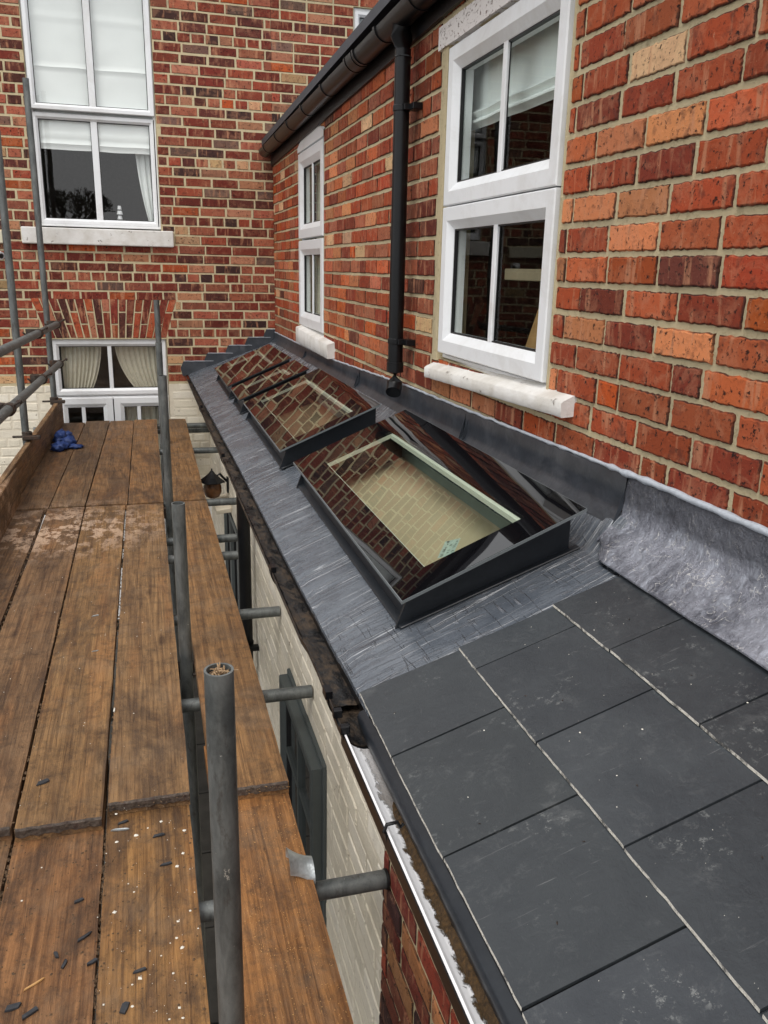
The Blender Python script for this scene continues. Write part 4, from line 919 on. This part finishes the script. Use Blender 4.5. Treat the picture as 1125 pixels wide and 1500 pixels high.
# ================================================================== SKYLIGHTS
GS = .43
labels = ['nearest and largest glass skylight, with a clear centre showing the pale inside', 'second glass skylight from the slates, beside the drainpipe foot', 'narrow strip like skylight between the second and the farthest one', 'farthest glass skylight, against the stepped flashing of the rear wall']
def gz(x): return Rz(.57)+.11+GS*(x-.57)
for k, (x0, y0, x1, y1) in enumerate(SL):
    r = empty('skylight', ((x0+x1)/2, (y0+y1)/2, Rz(.8)), labels[k], 'skylight', 'skylights in a row on the extension roof')
    kx0, ky0, kx1, ky1 = KERB[k]
    # kerb walls (sloping box, hollow)
    mb = MB(); t = .02
    def wall(ax, ay, bx, by, nx, ny):
        top = lambda x: gz(x)-.012
        P = []
        for (x, y, dx, dy, f) in ((ax, ay, 0, 0, 0), (bx, by, 0, 0, 0), (bx, by, nx*t, ny*t, 0), (ax, ay, nx*t, ny*t, 0)): P.append((x+dx, y+dy, Rz(x+dx)-.16))
        for (x, y, dx, dy) in ((ax, ay, 0, 0), (bx, by, 0, 0), (bx, by, nx*t, ny*t), (ax, ay, nx*t, ny*t)): P.append((x+dx, y+dy, top(x+dx)))
        mb.hexa(P)
    wall(kx0, ky0, kx1, ky0, 0, 1); wall(kx0, ky1, kx1, ky1, 0, -1); wall(kx0, ky0+t, kx0, ky1-t, 1, 0); wall(kx1, ky0+t, kx1, ky1-t, -1, 0)
    mb.build('kerb', M['anthracite'], r, bevel=.0015)
    # skirt flange where the kerb meets the roof
    mb = MB(); f = .022
    for (a, b, c, d) in ((kx0-f, ky0-f, kx1+f, ky0+.002), (kx0-f, ky1-.002, kx1+f, ky1+f), (kx0-f, ky0+.002, kx0+.002, ky1-.002)):
        z = lambda x, u: Rz(x)+(.004 if not u else .011)
        mb.hexa([(a, b, z(a, 0)), (c, b, z(c, 0)), (c, d, z(c, 0)), (a, d, z(a, 0)), (a, b, z(a, 1)), (c, b, z(c, 1)), (c, d, z(c, 1)), (a, d, z(a, 1))])
    mb.build('skirt', M['anthracite'], r, bevel=.002)
    mb = MB(); a, b, c, d = kx0+t, kx1-t, ky0+t, ky1-t; zl = lambda x: Rz(x)-.045
    mb.hexa([(a, c, zl(a)-.01), (b, c, zl(b)-.01), (b, d, zl(b)-.01), (a, d, zl(a)-.01), (a, c, zl(a)), (b, c, zl(b)), (b, d, zl(b)), (a, d, zl(a))]); mb.build('light_tray', M['room_cream'] if k == 0 else M['tray_dimmed'], r)  # added shallow tray that catches daylight so the inside looks bright
    mb = MB(); mb.hexa([(b-.006, c, zl(b)), (b, c, zl(b)), (b, d, zl(b)), (b-.006, d, zl(b)), (b-.006, c, gz(b)-.03), (b, c, gz(b)-.03), (b, d, gz(b)-.03), (b-.006, d, gz(b)-.03)]); mb.build('inner_reveal', M['reveal_green'], r)
    # triangular corner feet
    for (fx, fy) in ((kx0, ky0), (kx0, ky1)):
        mb = MB(); mb.add([(fx-.03, fy-.004, Rz(fx-.03)+.004), (fx+.01, fy-.004, Rz(fx)+.004), (fx+.01, fy-.004, gz(fx)-.014), (fx-.03, fy+.004, Rz(fx-.03)+.004), (fx+.01, fy+.004, Rz(fx)+.004), (fx+.01, fy+.004, gz(fx)-.014)], [(0, 1, 2), (5, 4, 3), (0, 2, 5, 3), (0, 3, 4, 1), (1, 4, 5, 2)])
        mb.build('corner_foot', M['anthracite'], r)
    # glass unit: border + clear pane
    bl_, br_, bn, bf = .092, .115, .112, .20
    if k == 1: bl_, br_, bn, bf = .078, .095, .09, .12
    if k == 2: bl_, br_, bn, bf = .07, .09, .09, .09
    if k == 3: bl_, br_, bn, bf = .08, .10, .10, .14
    px0, px1, py0, py1 = x0+bl_, x1-br_, y0+bn, y1-bf
    mb = MB()
    for a, b, c, d in ((x0, x1, y0, py0), (x0, x1, py1, y1), (x0, px0, py0, py1), (px1, x1, py0, py1)):
        mb.hexa([(a, c, gz(a)-.010), (b, c, gz(b)-.010), (b, d, gz(b)-.010), (a, d, gz(a)-.010), (a, c, gz(a)), (b, c, gz(b)), (b, d, gz(b)), (a, d, gz(a))])
    mb.build('glass_border', M['frit'], r)
    mb = MB(); mb.add([(px0, py0, gz(px0)-.0003), (px1, py0, gz(px1)-.0003), (px1, py1, gz(px1)-.0003), (px0, py1, gz(px0)-.0003)], [(0, 1, 2, 3)]); mb.build('pane', M['roof_glass'], r)
    mb = MB(); w = .009       # spacer bar and bright polished edge
    for a, b, c, d in ((px0, px1, py1-.004, py1+.004), (px0-.004, px0+w, py0, py1), (px1-w, px1+.004, py0, py1)):
        mb.hexa([(a, c, gz(a)-.026), (b, c, gz(b)-.026), (b, d, gz(b)-.026), (a, d, gz(a)-.026), (a, c, gz(a)-.0112), (b, c, gz(b)-.0112), (b, d, gz(b)-.0112), (a, d, gz(a)-.0112)])
    mb.build('spacer_bar', M['spacer'], r)
    mb = MB(); e = .0018
    for a, b, c, d in ((x0-e, x1+e, y0-e, y0), (x0-e, x1+e, y1, y1+e), (x0-e, x0, y0, y1), (x1, x1+e, y0, y1)):
        mb.hexa([(a, c, gz(a)-.009), (b, c, gz(b)-.009), (b, d, gz(b)-.009), (a, d, gz(a)-.009), (a, c, gz(a)-.001), (b, c, gz(b)-.001), (b, d, gz(b)-.001), (a, d, gz(a)-.001)])
    mb.build('glass_edge', plain('polished_glass_edge', srgb(104, 110, 112) if k < 2 else srgb(44, 48, 50), .3, .05, 20, 0), r)
    if k == 0:      # paper label under the corner of the pane
        lb = MB(); o = Vector((.745, 1.912, 0)); ux = Vector((.55, .83, 0)).normalized(); uy = Vector((-.83, .55, 0))
        def lp(u, v, dz): q = o+ux*u+uy*v; return (q.x, q.y, gz(q.x)-.012+dz)
        lb.add([lp(0, 0, 0), lp(.085, 0, 0), lp(.085, .042, 0), lp(0, .042, 0)], [(0, 1, 2, 3)]); L = lb.build('label', M['label'], r)
        ib = MB()
        for q in range(26):
            u = .005+.003*q; h = random.uniform(.003, .009); v = random.choice((.004, .016, .029)); ib.add([lp(u, v, .0006), lp(u+.0019, v, .0006), lp(u+.0019, v+h, .0006), lp(u, v+h, .0006)], [(0, 1, 2, 3)])
        ib.build('print', M['ink'], L)

# ================================================================== SCAFFOLD
scf = empty('scaffold', (-.3, 3, -3.4), 'tubular steel scaffold of grey poles, rails and couplers carrying the boards', 'scaffold')
R_ = .02415
def pole(name, a, b, hollow=True, cap=False):
    mb = MB(); mb.tube(a, b, R_, 28, hollow=.004 if hollow else None); o = mb.build(name, M['tube'], scf, smooth=True)
    return o
pole('upright_pole', (.089, 1.28, -3.39), (.088, 1.245, -.63))
pole('upright_pole', (.092, 3.06, -3.39), (.089, 2.99, -.832))
pole('upright_pole', (.105, 5.22, -3.39), (.099, 5.12, -.635))
pole('upright_pole', (.115, 6.72, -3.39), (.113, 6.66, -.575))
pole('upright_pole', (.130, 7.46, -3.39), (.127, 7.44, -.292))
pole('upright_pole', (-.82, 6.08, -3.39), (-.80, 6.05, 1.6))
pole('upright_pole', (-.75, 7.47, -3.39), (-.745, 7.45, 1.33))
pole('guard_rail', (-.67, .9, -.345), (-.665, 7.42, -.490))
pole('guard_rail', (-.67, .9, -.61), (-.665, 7.35, -.800))
for y, z in ((1.745, -1.54), (2.775, -1.535), (3.545, -1.53), (5.33, -1.49), (6.62, -1.418), (7.60, -1.395), (7.66, -1.45)): pole('putlog', (-.95, y, z), (.537, y, z), hollow=False)
pole('putlog', (-.95, 4.68, -1.53), (.493, 4.68, -1.53), hollow=False); pole('putlog', (-.3, 4.37, -1.53), (.435, 4.37, -1.53), hollow=False)
for y in (.5,): pole('putlog', (-.95, y, -1.54), (.537, y, -1.54), hollow=False)
for x, z in ((.05, -1.62), (-.86, -1.60)): pole('ledger', (x-.02, .2, z), (x-.02, 7.6, z), hollow=False)
mb = MB(); mb.tube((.531, 1.745, -1.54), (.5385, 1.745, -1.54), .0262, 24); mb.build('end_cap', M['pipe_cap'], scf, smooth=True)
def coupler(p, axis='y'):
    mb = MB(); x, y, z = p; mb.tube((x, y-.03, z), (x, y+.03, z), .033, 12); mb.tube((x-.045, y+.01, z-.03), (x-.045, y+.01, z+.03), .033, 12)
    mb.tube((x+.02, y-.01, z+.02), (x+.065, y-.01, z+.045), .007, 6); mb.tube((x+.05, y-.01, z+.036), (x+.06, y-.01, z+.042), .013, 6); mb.tube((x-.06, y-.02, z-.02), (x-.09, y-.03, z+.01), .007, 6)
    mb.build('coupler', M['coupler'], scf, bevel=.002)
coupler((-.667, 6.03, -.462)); coupler((-.667, 7.36, -.492)); coupler((-.667, 6.03, -.763)); coupler((-.667, 7.30, -.803)); coupler((-.667, 4.5, -.718))
for (x, y, z) in ((-.745, 7.42, -1.12), (-.80, 6.05, -1.15)):
    mb = MB(); mb.tube((x, y, z-.03), (x, y, z+.03), .034, 12); mb.box((x-.02, y-.09, z-.01), (x+.09, y-.03, z+.012)); mb.tube((x-.09, y-.02, z), (x+.08, y-.05, z+.005), .009, 6)
    mb.build('coupler', M['coupler'], scf, bevel=.002)
for (y, z) in ((1.27, -1.50), (3.05, -1.50), (5.18, -1.47)):
    mb = MB(); mb.tube((.09, y, z-.06), (.09, y, z-.0), .034, 12); mb.tube((.03, y+.0, z-.1), (.03, y+.06, z-.1), .033, 12); mb.tube((.10, y-.04, z-.03), (.14, y-.05, z-.03), .008, 6); mb.build('coupler', M['coupler'], scf)
# wood shavings in the mouth of the nearest pole
mb = MB(); mb.tube((.088, 1.245, -.66), (.088, 1.245, -.640), .0192, 16)
mb.build('dirt_plug', M['grit'], scf)
mb = MB()
for i in range(26):
    a = random.uniform(0, 6.28); r = random.uniform(0, .014); b = random.uniform(0, 6.28); L = random.uniform(.008, .026)
    p = Vector((.088+r*math.cos(a), 1.245+r*math.sin(a), -.642)); q = p+Vector((math.cos(b)*L, math.sin(b)*L, random.uniform(-.001, .018))); m = (p+q)/2+Vector((0, 0, .005))
    mb.poly_tube([p, m, q], [.0012, .0015, .0008], 4)
mb.build('wood_shavings', plain('dull_straw', srgb(150, 124, 94), .8, .4, 300, 0), scf, kind='stuff')
# galvanised board clip on the nearest putlog
clip = empty('board_clip', (.335, 1.745, -1.47), 'bright galvanised curved board clip on the end of the nearest cross tube', 'clip')
mb = MB(); n = 20; vs = []
for i in range(n+1):
    t = i/n; a = -1.9+3.1*t; r = .027
    for s in (0, 1):
        for k in (0, 1):
            xx = .336-(.006 if k else 0)+.0*s
            pass
vs = []; n = 14; m_ = 8
for k in (0, 1):
    for i in range(n+1):
        a = math.radians(-20+215*i/n); rr = .027-.0025*k+(.010 if i > 11 else 0)*(i-11)/3
        for q in range(m_+1):
            t = q/m_; fl = .006*(t-.5)**2*4
            c = Vector((.278+.062*t, 1.752+.010*(1-t), -1.462+.016*(1-t)-.014*t)); vs.append(c+Vector((.0, (rr+fl)*math.cos(a), (rr+fl)*math.sin(a))))
S1 = (n+1)*(m_+1); fs = []
for i in range(n):
    for q in range(m_):
        a = i*(m_+1)+q; fs += [(a, a+1, a+m_+2, a+m_+1), (S1+a, S1+a+m_+1, S1+a+m_+2, S1+a+1)]
for i in range(n): a = i*(m_+1); b = a+m_; fs += [(a, a+m_+1, S1+a+m_+1, S1+a), (b, S1+b, S1+b+m_+1, b+m_+1)]
for q in range(m_): fs += [(q, S1+q, S1+q+1, q+1), (n*(m_+1)+q, n*(m_+1)+q+1, S1+n*(m_+1)+q+1, S1+n*(m_+1)+q)]
mb = MB(); mb.add(vs, fs); mb.build('plate', M['galv'], clip, smooth=True)
mb = MB(); mb.tube((.30, 1.752, -1.475), (.338, 1.752, -1.49), .014, 12); mb.build('bolt', M['coupler'], clip)

# boards
def board(x0a, x1a, x0b, x1b, ya, yb, za, zb, tint, label, group=None, th=.038, band=True):
    """a = near end, b = far end"""
    r = empty('scaffold_board', ((x0a+x1a)/2, ya, za), label, 'scaffold board', group)
    mb = MB(); n = 40; nx = 6; vs = []; col = tuple(tint)+(1,)
    top = []; sd = random.uniform(0, 50)
    for j in range(n+1):
        t = j/n; y = ya+(yb-ya)*t
        for i in range(nx+1):
            s = i/nx; x = (x0a+(x0b-x0a)*t)*(1-s)+(x1a+(x1b-x1a)*t)*s
            if i in (0, nx): x += .0018*noise.noise(Vector((y*6, i+sd, 0)))+.001*noise.noise(Vector((y*30, i+sd, 0)))
            z = za+(zb-za)*t+.0012*noise.noise(Vector((x*20, y*3, sd)))-.0015*(abs(s-.5)*2)**6
            yy = y+(.004*noise.noise(Vector((x*20, sd, 3))) if j in (0, n) else 0)
            top.append((x, yy, z))
    q = nx+1; N = len(top); vs = top+[(p[0], p[1], p[2]-th) for p in top]
    fs = [(j*q+i, j*q+i+1, (j+1)*q+i+1, (j+1)*q+i) for j in range(n) for i in range(nx)]
    fs += [(j*q, (j+1)*q, N+(j+1)*q, N+j*q) for j in range(n)]+[(j*q+nx, N+j*q+nx, N+(j+1)*q+nx, (j+1)*q+nx) for j in range(n)]
    fs += [(i, N+i, N+i+1, i+1) for i in range(nx)]+[(n*q+i, n*q+i+1, N+n*q+i+1, N+n*q+i) for i in range(nx)]+[(N, N+n*q, N+n*q+nx, N+nx)]
    mb.add(vs, fs, 0, col); mb.build('plank', M['wood'], r)
    if band:
        mb = MB(); vs = []; m_ = 30
        for i in range(m_+1):
            s = i/m_; x = x0a+.002+(x1a-x0a-.004)*s; e = .0035*noise.noise(Vector((x*60, sd, 1)))
            vs += [(x, ya+.004+e, za+.0010), (x, ya-.001, za+.0008+e*.4), (x, ya-.0035+e*.5, za-.003), (x, ya-.003+e*.6, za-.022+e*1.5), (x, ya+.0, za-.024+e*1.5)]
        mb.add(vs, [(i*5+j, (i+1)*5+j, (i+1)*5+j+1, i*5+j+1) for i in range(m_) for j in range(4)]); mb.build('end_band', M['iron_band'], r)
    return r
G1 = 'scaffold boards laid side by side'
ZM, ZN = -1.437, -1.4755
t_ = lambda r, g, b: (r, g, b)
# middle run
board(-.86, -.634, -.835, -.632, 2.10, 5.17, ZM, ZM, t_(.62, .55, .5), 'dark left-edge board of the middle run, beside the toe board', G1)
board(-.626, -.410, -.612, -.403, 2.06, 5.19, ZM, ZM, t_(.82, .76, .74), 'middle-run board with pale scuffed patches, second from the toe board', G1)
board(-.400, -.179, -.395, -.166, 2.045, 5.19, ZM, ZM, t_(.98, .90, .74), 'middle-run board whose red banded end laps over the near boards', G1)
board(-.167, .055, -.155, .062, 2.10, 5.18, ZM, ZM, t_(.90, .84, .74), 'middle-run board just left of the row of upright poles', G1)
board(.119, .334, .125, .332, 2.085, 5.20, ZM, ZM, t_(.92, .80, .64), 'long clean board right of the poles, next to the extension', G1)
# far run
board(-.835, -.612, -.735, -.524, 5.21, 7.55, ZM, -1.332, t_(.50, .45, .42), 'far dark board with the blue glove on it, by the toe board', G1, band=False)
board(-.606, -.405, -.516, -.322, 5.22, 7.60, ZM, -1.330, t_(.62, .60, .60), 'far greyish board, second from the toe board', G1, band=False)
board(-.396, -.153, -.316, -.120, 5.22, 7.58, ZM, -1.330, t_(.80, .70, .60), 'far board in the centre of the run, facing the white doors', G1, band=False)
board(-.147, .066, -.114, .076, 5.215, 7.61, ZM, -1.330, t_(.84, .72, .58), 'far board just left of the distant upright poles', G1, band=False)
board(.126, .330, .150, .325, 5.225, 7.60, ZM, -1.330, t_(.88, .76, .60), 'far board right of the poles, ending by the cream wall', G1, band=False)
# near run
board(-.87, -.642, -.87, -.642, -.6, 2.3, ZN, ZN, t_(.8, .7, .6), 'near board at the extreme lower left', G1)
board(-.634, -.412, -.634, -.412, -.6, 2.35, ZN, ZN, t_(.86, .76, .66), 'near board cut by the left edge of the photo', G1)
board(-.403, -.178, -.403, -.178, -.6, 2.4, ZN, ZN, t_(1.0, .78, .62), 'reddish near board strewn with slate chips', G1)
board(-.171, .052, -.171, .052, -.6, 2.4, ZN, ZN, t_(1.05, .88, .60), 'near board spattered with white plaster drops, left of the front pole', G1)
board(.114, .334, .114, .334, -.6, 2.4, ZN, ZN, t_(1.08, .80, .52), 'orange near board covered in fine grit, right of the front pole', G1)
# toe boards
def toe(x0, x1, y0, y1, z0, z1, label, h=.215, th=.036):
    r = empty('toe_board', (x0, y0, z0), label, 'toe board', 'toe boards along the outer edge'); mb = MB(); n = 30; vs = []
    for j in range(n+1):
        t = j/n; x = x0+(x1-x0)*t; y = y0+(y1-y0)*t; z = z0+(z1-z0)*t; e = .002*noise.noise(Vector((y*9, 0, x0)))
        vs += [(x, y, z), (x, y, z+h-.004+e), (x-.004, y, z+h+e), (x-th+.004, y, z+h+e), (x-th, y, z+h-.004+e), (x-th, y, z)]
    mb.add(vs, [(j*6+i, (j+1)*6+i, (j+1)*6+(i+1) % 6, j*6+(i+1) % 6) for j in range(n) for i in range(6)]+[tuple(range(6)), tuple(range(n*6, n*6+6))[::-1]], 0, (.84, .82, .8, 1)); mb.build('plank', M['wood'], r)
toe(-.79, -.79, .5, 5.40, ZM, ZM+.0, 'near toe board on edge, paler, lapping in front of the far one')
toe(-.826, -.695, 4.9, 7.56, ZM+.0, -1.332, 'far toe board on edge beside the blue glove')
# glove
rnd = random.Random(4); gl = empty('glove', (-.63, 6.75, -1.36), 'crumpled blue glove lying on the far boards by the toe board', 'glove')
def lump(name, c, r, parent, mat, amp, seed, lv=3):
    bm = bmesh.new(); bmesh.ops.create_icosphere(bm, subdivisions=lv, radius=1)
    for v in bm.verts:
        p = v.co.copy(); d = noise.noise(p*2.1+Vector((seed, 0, 0)))*amp+abs(noise.noise(p*4.3+Vector((0, seed, 0))))*amp*.9
        v.co = Vector((p.x*r[0], p.y*r[1], p.z*r[2]))*(1+d)+Vector(c)
    me = bpy.data.meshes.new(name); bm.to_mesh(me); bm.free(); me.materials.append(mat); me.shade_smooth(); o = bpy.data.objects.new(name, me); COL.objects.link(o); attach(o, parent); return o
def zb(y): return ZM+(y-5.2)/2.4*.107 if y > 5.2 else ZM
for i, (x, y, r) in enumerate(((-.655, 6.62, (.055, .07, .035)), (-.60, 6.72, (.05, .06, .042)), (-.665, 6.86, (.045, .07, .05)), (-.55, 6.66, (.05, .035, .018)), (-.625, 6.95, (.04, .05, .035)))):
    lump('crumpled_fold', (x, y, zb(y)+r[2]*.75), r, gl, M['blue_cloth'], .55, i*3.1)

# ------------------------------------------------------------------ debris on the boards
def chip(x, y, z, L, w, h, a, mat, name, label, cat, group):
    mb = MB(); sx = random.uniform(-.15, .15); k1, k2, k3 = (random.uniform(.55, 1) for _ in range(3))
    out = [(-L/2, -w/2*k1), (L*sx, -w/2*random.uniform(.8, 1.1)), (L/2*k2, -w/2*k3), (L/2, w*.12), (L/2*random.uniform(.6, .9), w/2*k2), (-L/2*random.uniform(.5, .9), w/2*k3)]; n = 6
    ca, sa = math.cos(a), math.sin(a); f = lambda u, v, q: (u*ca-v*sa, u*sa+v*ca, q)
    mb.add([f(u, v, 0) for u, v in out]+[f(u*.93, v*.9, h+random.uniform(-.001, .001)) for u, v in out], [tuple(range(n))[::-1], tuple(range(n, 2*n))]+[(i, (i+1) % n, n+(i+1) % n, n+i) for i in range(n)])
    o = mb.build(name, mat); o.location = (x, y, z+.0012); tag(o, label, cat, group); return o
chips = [(-.243, 1.59, .026, .010, 1.2, 'upright-looking dark chip on the reddish near board'), (-.205, 1.66, .040, .008, .6, 'long thin slate sliver on the reddish near board, near the plank joint'),
 (-.262, 1.62, .022, .010, 1.9, 'small stubby slate chip left of the long sliver'), (-.185, 1.58, .026, .009, .5, 'slate chip lying across the joint of the near boards'), (-.335, 1.50, .034, .018, .2, 'flat bluish slate flake at lower left'),
 (-.300, 1.475, .036, .012, .6, 'dark splintered chip beside the bluish flake'), (-.325, 1.44, .030, .014, 2.4, 'blackish chip at the bottom left of the pile'), (-.115, 1.44, .030, .016, 1.3, 'squarish slate chip near the bottom edge of the photo'),
 (-.085, 1.53, .030, .008, .15, 'thin dark stick-like chip on the spattered board'), (-.035, 1.98, .034, .010, .1, 'slate strip near the lapped board end'), (-.02, 1.86, .032, .008, .05, 'narrow chip below the slate strip on the spattered board'), (-.128, 2.06, .030, .010, .3, 'chip tucked against the lapped board end'), (-.225, 1.78, .024, .008, .5, 'small chip in the middle of the reddish board')]
for x, y, L, w, a, lab in chips: chip(x, y, ZN, L, w, .004, a, M['chip'], 'slate_chip', lab, 'slate chip', 'slate chips on the near boards')
def on_board(x): return not (.052 < x < .116) and abs(x+.1745) > .006 and abs(x+.4075) > .006
def scatter(name, mat, n, region, size, zf, label, flat=.4, gauss=None):
    mb = MB()
    for _ in range(n):
        x = random.uniform(region[0], region[1]); y = random.uniform(region[2], region[3])
        if gauss: x = random.gauss(gauss[0], gauss[1])
        if .052 < x < .118: continue
        s = size[0]+(size[1]-size[0])*random.random()**3; z = zf(y)+.001; k = random.choice((4, 5, 6)); a0 = random.random()*6
        base = [(x+s*math.cos(a0+i*6.283/k)*random.uniform(.6, 1), y+s*math.sin(a0+i*6.283/k)*random.uniform(.6, 1), z-.001) for i in range(k)]
        mb.add(base+[(x, y, z+s*flat)], [(i, (i+1) % k, k) for i in range(k)])
    tag(mb.build(name, mat, kind='stuff'), label, name.replace('_', ' '))
zn = lambda y: ZN if y < 2.05 else zb(y)
scatter('plaster_drops', M['white_blob'], 75, (-.17, .05, 1.3, 2.08), (.0010, .0085), zn, 'white plaster drops spattered over the near boards', .25)
scatter('plaster_drops', M['white_blob'], 160, (-.6, .05, 1.2, 5.0), (.0010, .0035), zn, 'tiny white specks scattered along the boards', .25)
scatter('grit', M['grit'], 1500, (-.62, .05, 1.2, 2.09), (.0008, .0048), zn, 'brown grit and crumbs on the near boards left of the poles', .35)
scatter('sawdust', M['pine'], 1300, (.118, .333, 1.2, 2.08), (.0005, .0019), zn, 'pale sawdust on the orange near board right of the poles', .7)
scatter('dirt', M['grit'], 500, (-.78, .33, 2.1, 7.4), (.001, .004), zn, 'dirt crumbs on the middle and far boards', .6)
mb = MB()
for gx in (-.1625, -.398, -.1745, -.4075, -.63):
    for _ in range(220):
        y = random.uniform(1.2, 2.05) if gx in (-.1745, -.4075) else random.uniform(2.1, 5.1)
        x = gx+random.uniform(-.007, .007); s = random.uniform(.0015, .006); z = (ZN if y < 2.06 else ZM)-.004-random.random()*.012
        k = 5; mb.add([(x+s*math.cos(i*1.257), y+1.5*s*math.sin(i*1.257), z) for i in range(k)]+[(x, y, z+s)], [(i, (i+1) % k, k) for i in range(k)])
tag(mb.build('debris', M['grit'], kind='stuff'), 'grit and crumbs packed into the joints between the boards', 'debris')
# a few larger pale things in the joints, screws and splinters
for i, (x, y, L, a, lab) in enumerate(((-.163, 2.62, .03, 1.5, 'pale flake wedged in the board joint'), (-.245, 3.1, .026, .1, 'thin metallic sliver on the middle boards'), (-.26, 3.45, .03, .2, 'second thin sliver farther along the middle boards'), (-.35, 2.25, .04, .4, 'grey flake near the left lapped board'), (-.30, 1.55, .05, .5, 'pale wooden splinter on the reddish board'))):
    chip(x, y, ZN if y < 2.04 else ZM, L, .006 if i != 3 else .02, .003, a, M['white_blob'] if i == 0 else M['galv'] if i < 3 else M['chip'] if i == 3 else M['pine'], 'flake' if i != 4 else 'splinter', lab, 'debris', None)
st = chip(-.135, 2.03, ZN, .05, .007, .003, -.12, M['galv'], 'flake', 'long silvery flake at the joint by the lapped ends', 'debris', None)
# bits on the slates
mb = MB(); rb = MB()
for _ in range(70):
    x = random.uniform(.45, 1.04); y = random.uniform(.6, 1.6); s = .0005+.0022*random.random()**4; k = 5; z = Rz(x)+.0165-.02*((x-.424) % .235)*.2
    z = Rz(x)+.0175-.0145*(((x-.424) % .2345)/.40)+.0008
    mb.add([(x+s*math.cos(i*1.257), y+s*math.sin(i*1.257)*random.uniform(.6, 1.6), z-.001) for i in range(k)]+[(x, y, z+s*.3)], [(i, (i+1) % k, k) for i in range(k)])
for (u, v) in ((.47, 1.50), (.50, 1.10), (.52, .86), (.75, 1.30), (.74, 1.02), (.98, 1.45), (.80, .80), (.70, 1.36), (.96, 1.20), (.62, .97)):
    L = random.uniform(.003, .006); z = Rz(u)+.0175-.0145*(((u-.424) % .2345)/.40)+.0006; a = random.uniform(0, 3); ca, sa = math.cos(a)*L, math.sin(a)*L; w = .0012
    rb.add([(u-ca, v-sa, z), (u+w, v-w, z), (u+ca, v+sa, z), (u-w, v+w, z), (u, v, z+.002)], [(0, 1, 4), (1, 2, 4), (2, 3, 4), (3, 0, 4)])
tag(rb.build('rust_flakes', M['coupler'], kind='stuff'), 'tiny rusty flakes dotted over the roof slates', 'rust flakes')
tag(mb.build('crumbs', M['white_blob'], kind='stuff'), 'pale crumbs scattered over the roof slates', 'crumbs')

# ================================================================== bare tree behind the camera (mirrored in the rear window)
tr = empty('bare_tree', (-3.4, -34, -3.4), 'bare round-crowned winter tree, seen only mirrored in the tall rear window', 'tree')
mb = MB(); mb.tube((-3.4, -34, -3.4), (-3.4, -34, .9), .3, 10, r2=.2); mb.build('trunk', M['bark'], tr)
mb = MB(); rt_ = random.Random(3)
def grow(p, d, L, r, dep):
    q = p+d*L; mb.tube(p, q, r, 4, r2=r*.65, caps=False)
    if dep == 0: return
    for _ in range(3 if dep > 2 else 4):
        nd = (d+Vector((rt_.uniform(-.8, .8), rt_.uniform(-.8, .8), rt_.uniform(-.3, .6)))).normalized(); grow(q, nd, L*.76, r*.6, dep-1)
for i in range(7): grow(Vector((-3.4, -34, .8)), Vector((math.cos(i*.9)*.8, math.sin(i*.9)*.8, .9)).normalized(), 1.1, .13, 4)
mb.build('crown', M['bark'], tr, kind='stuff')
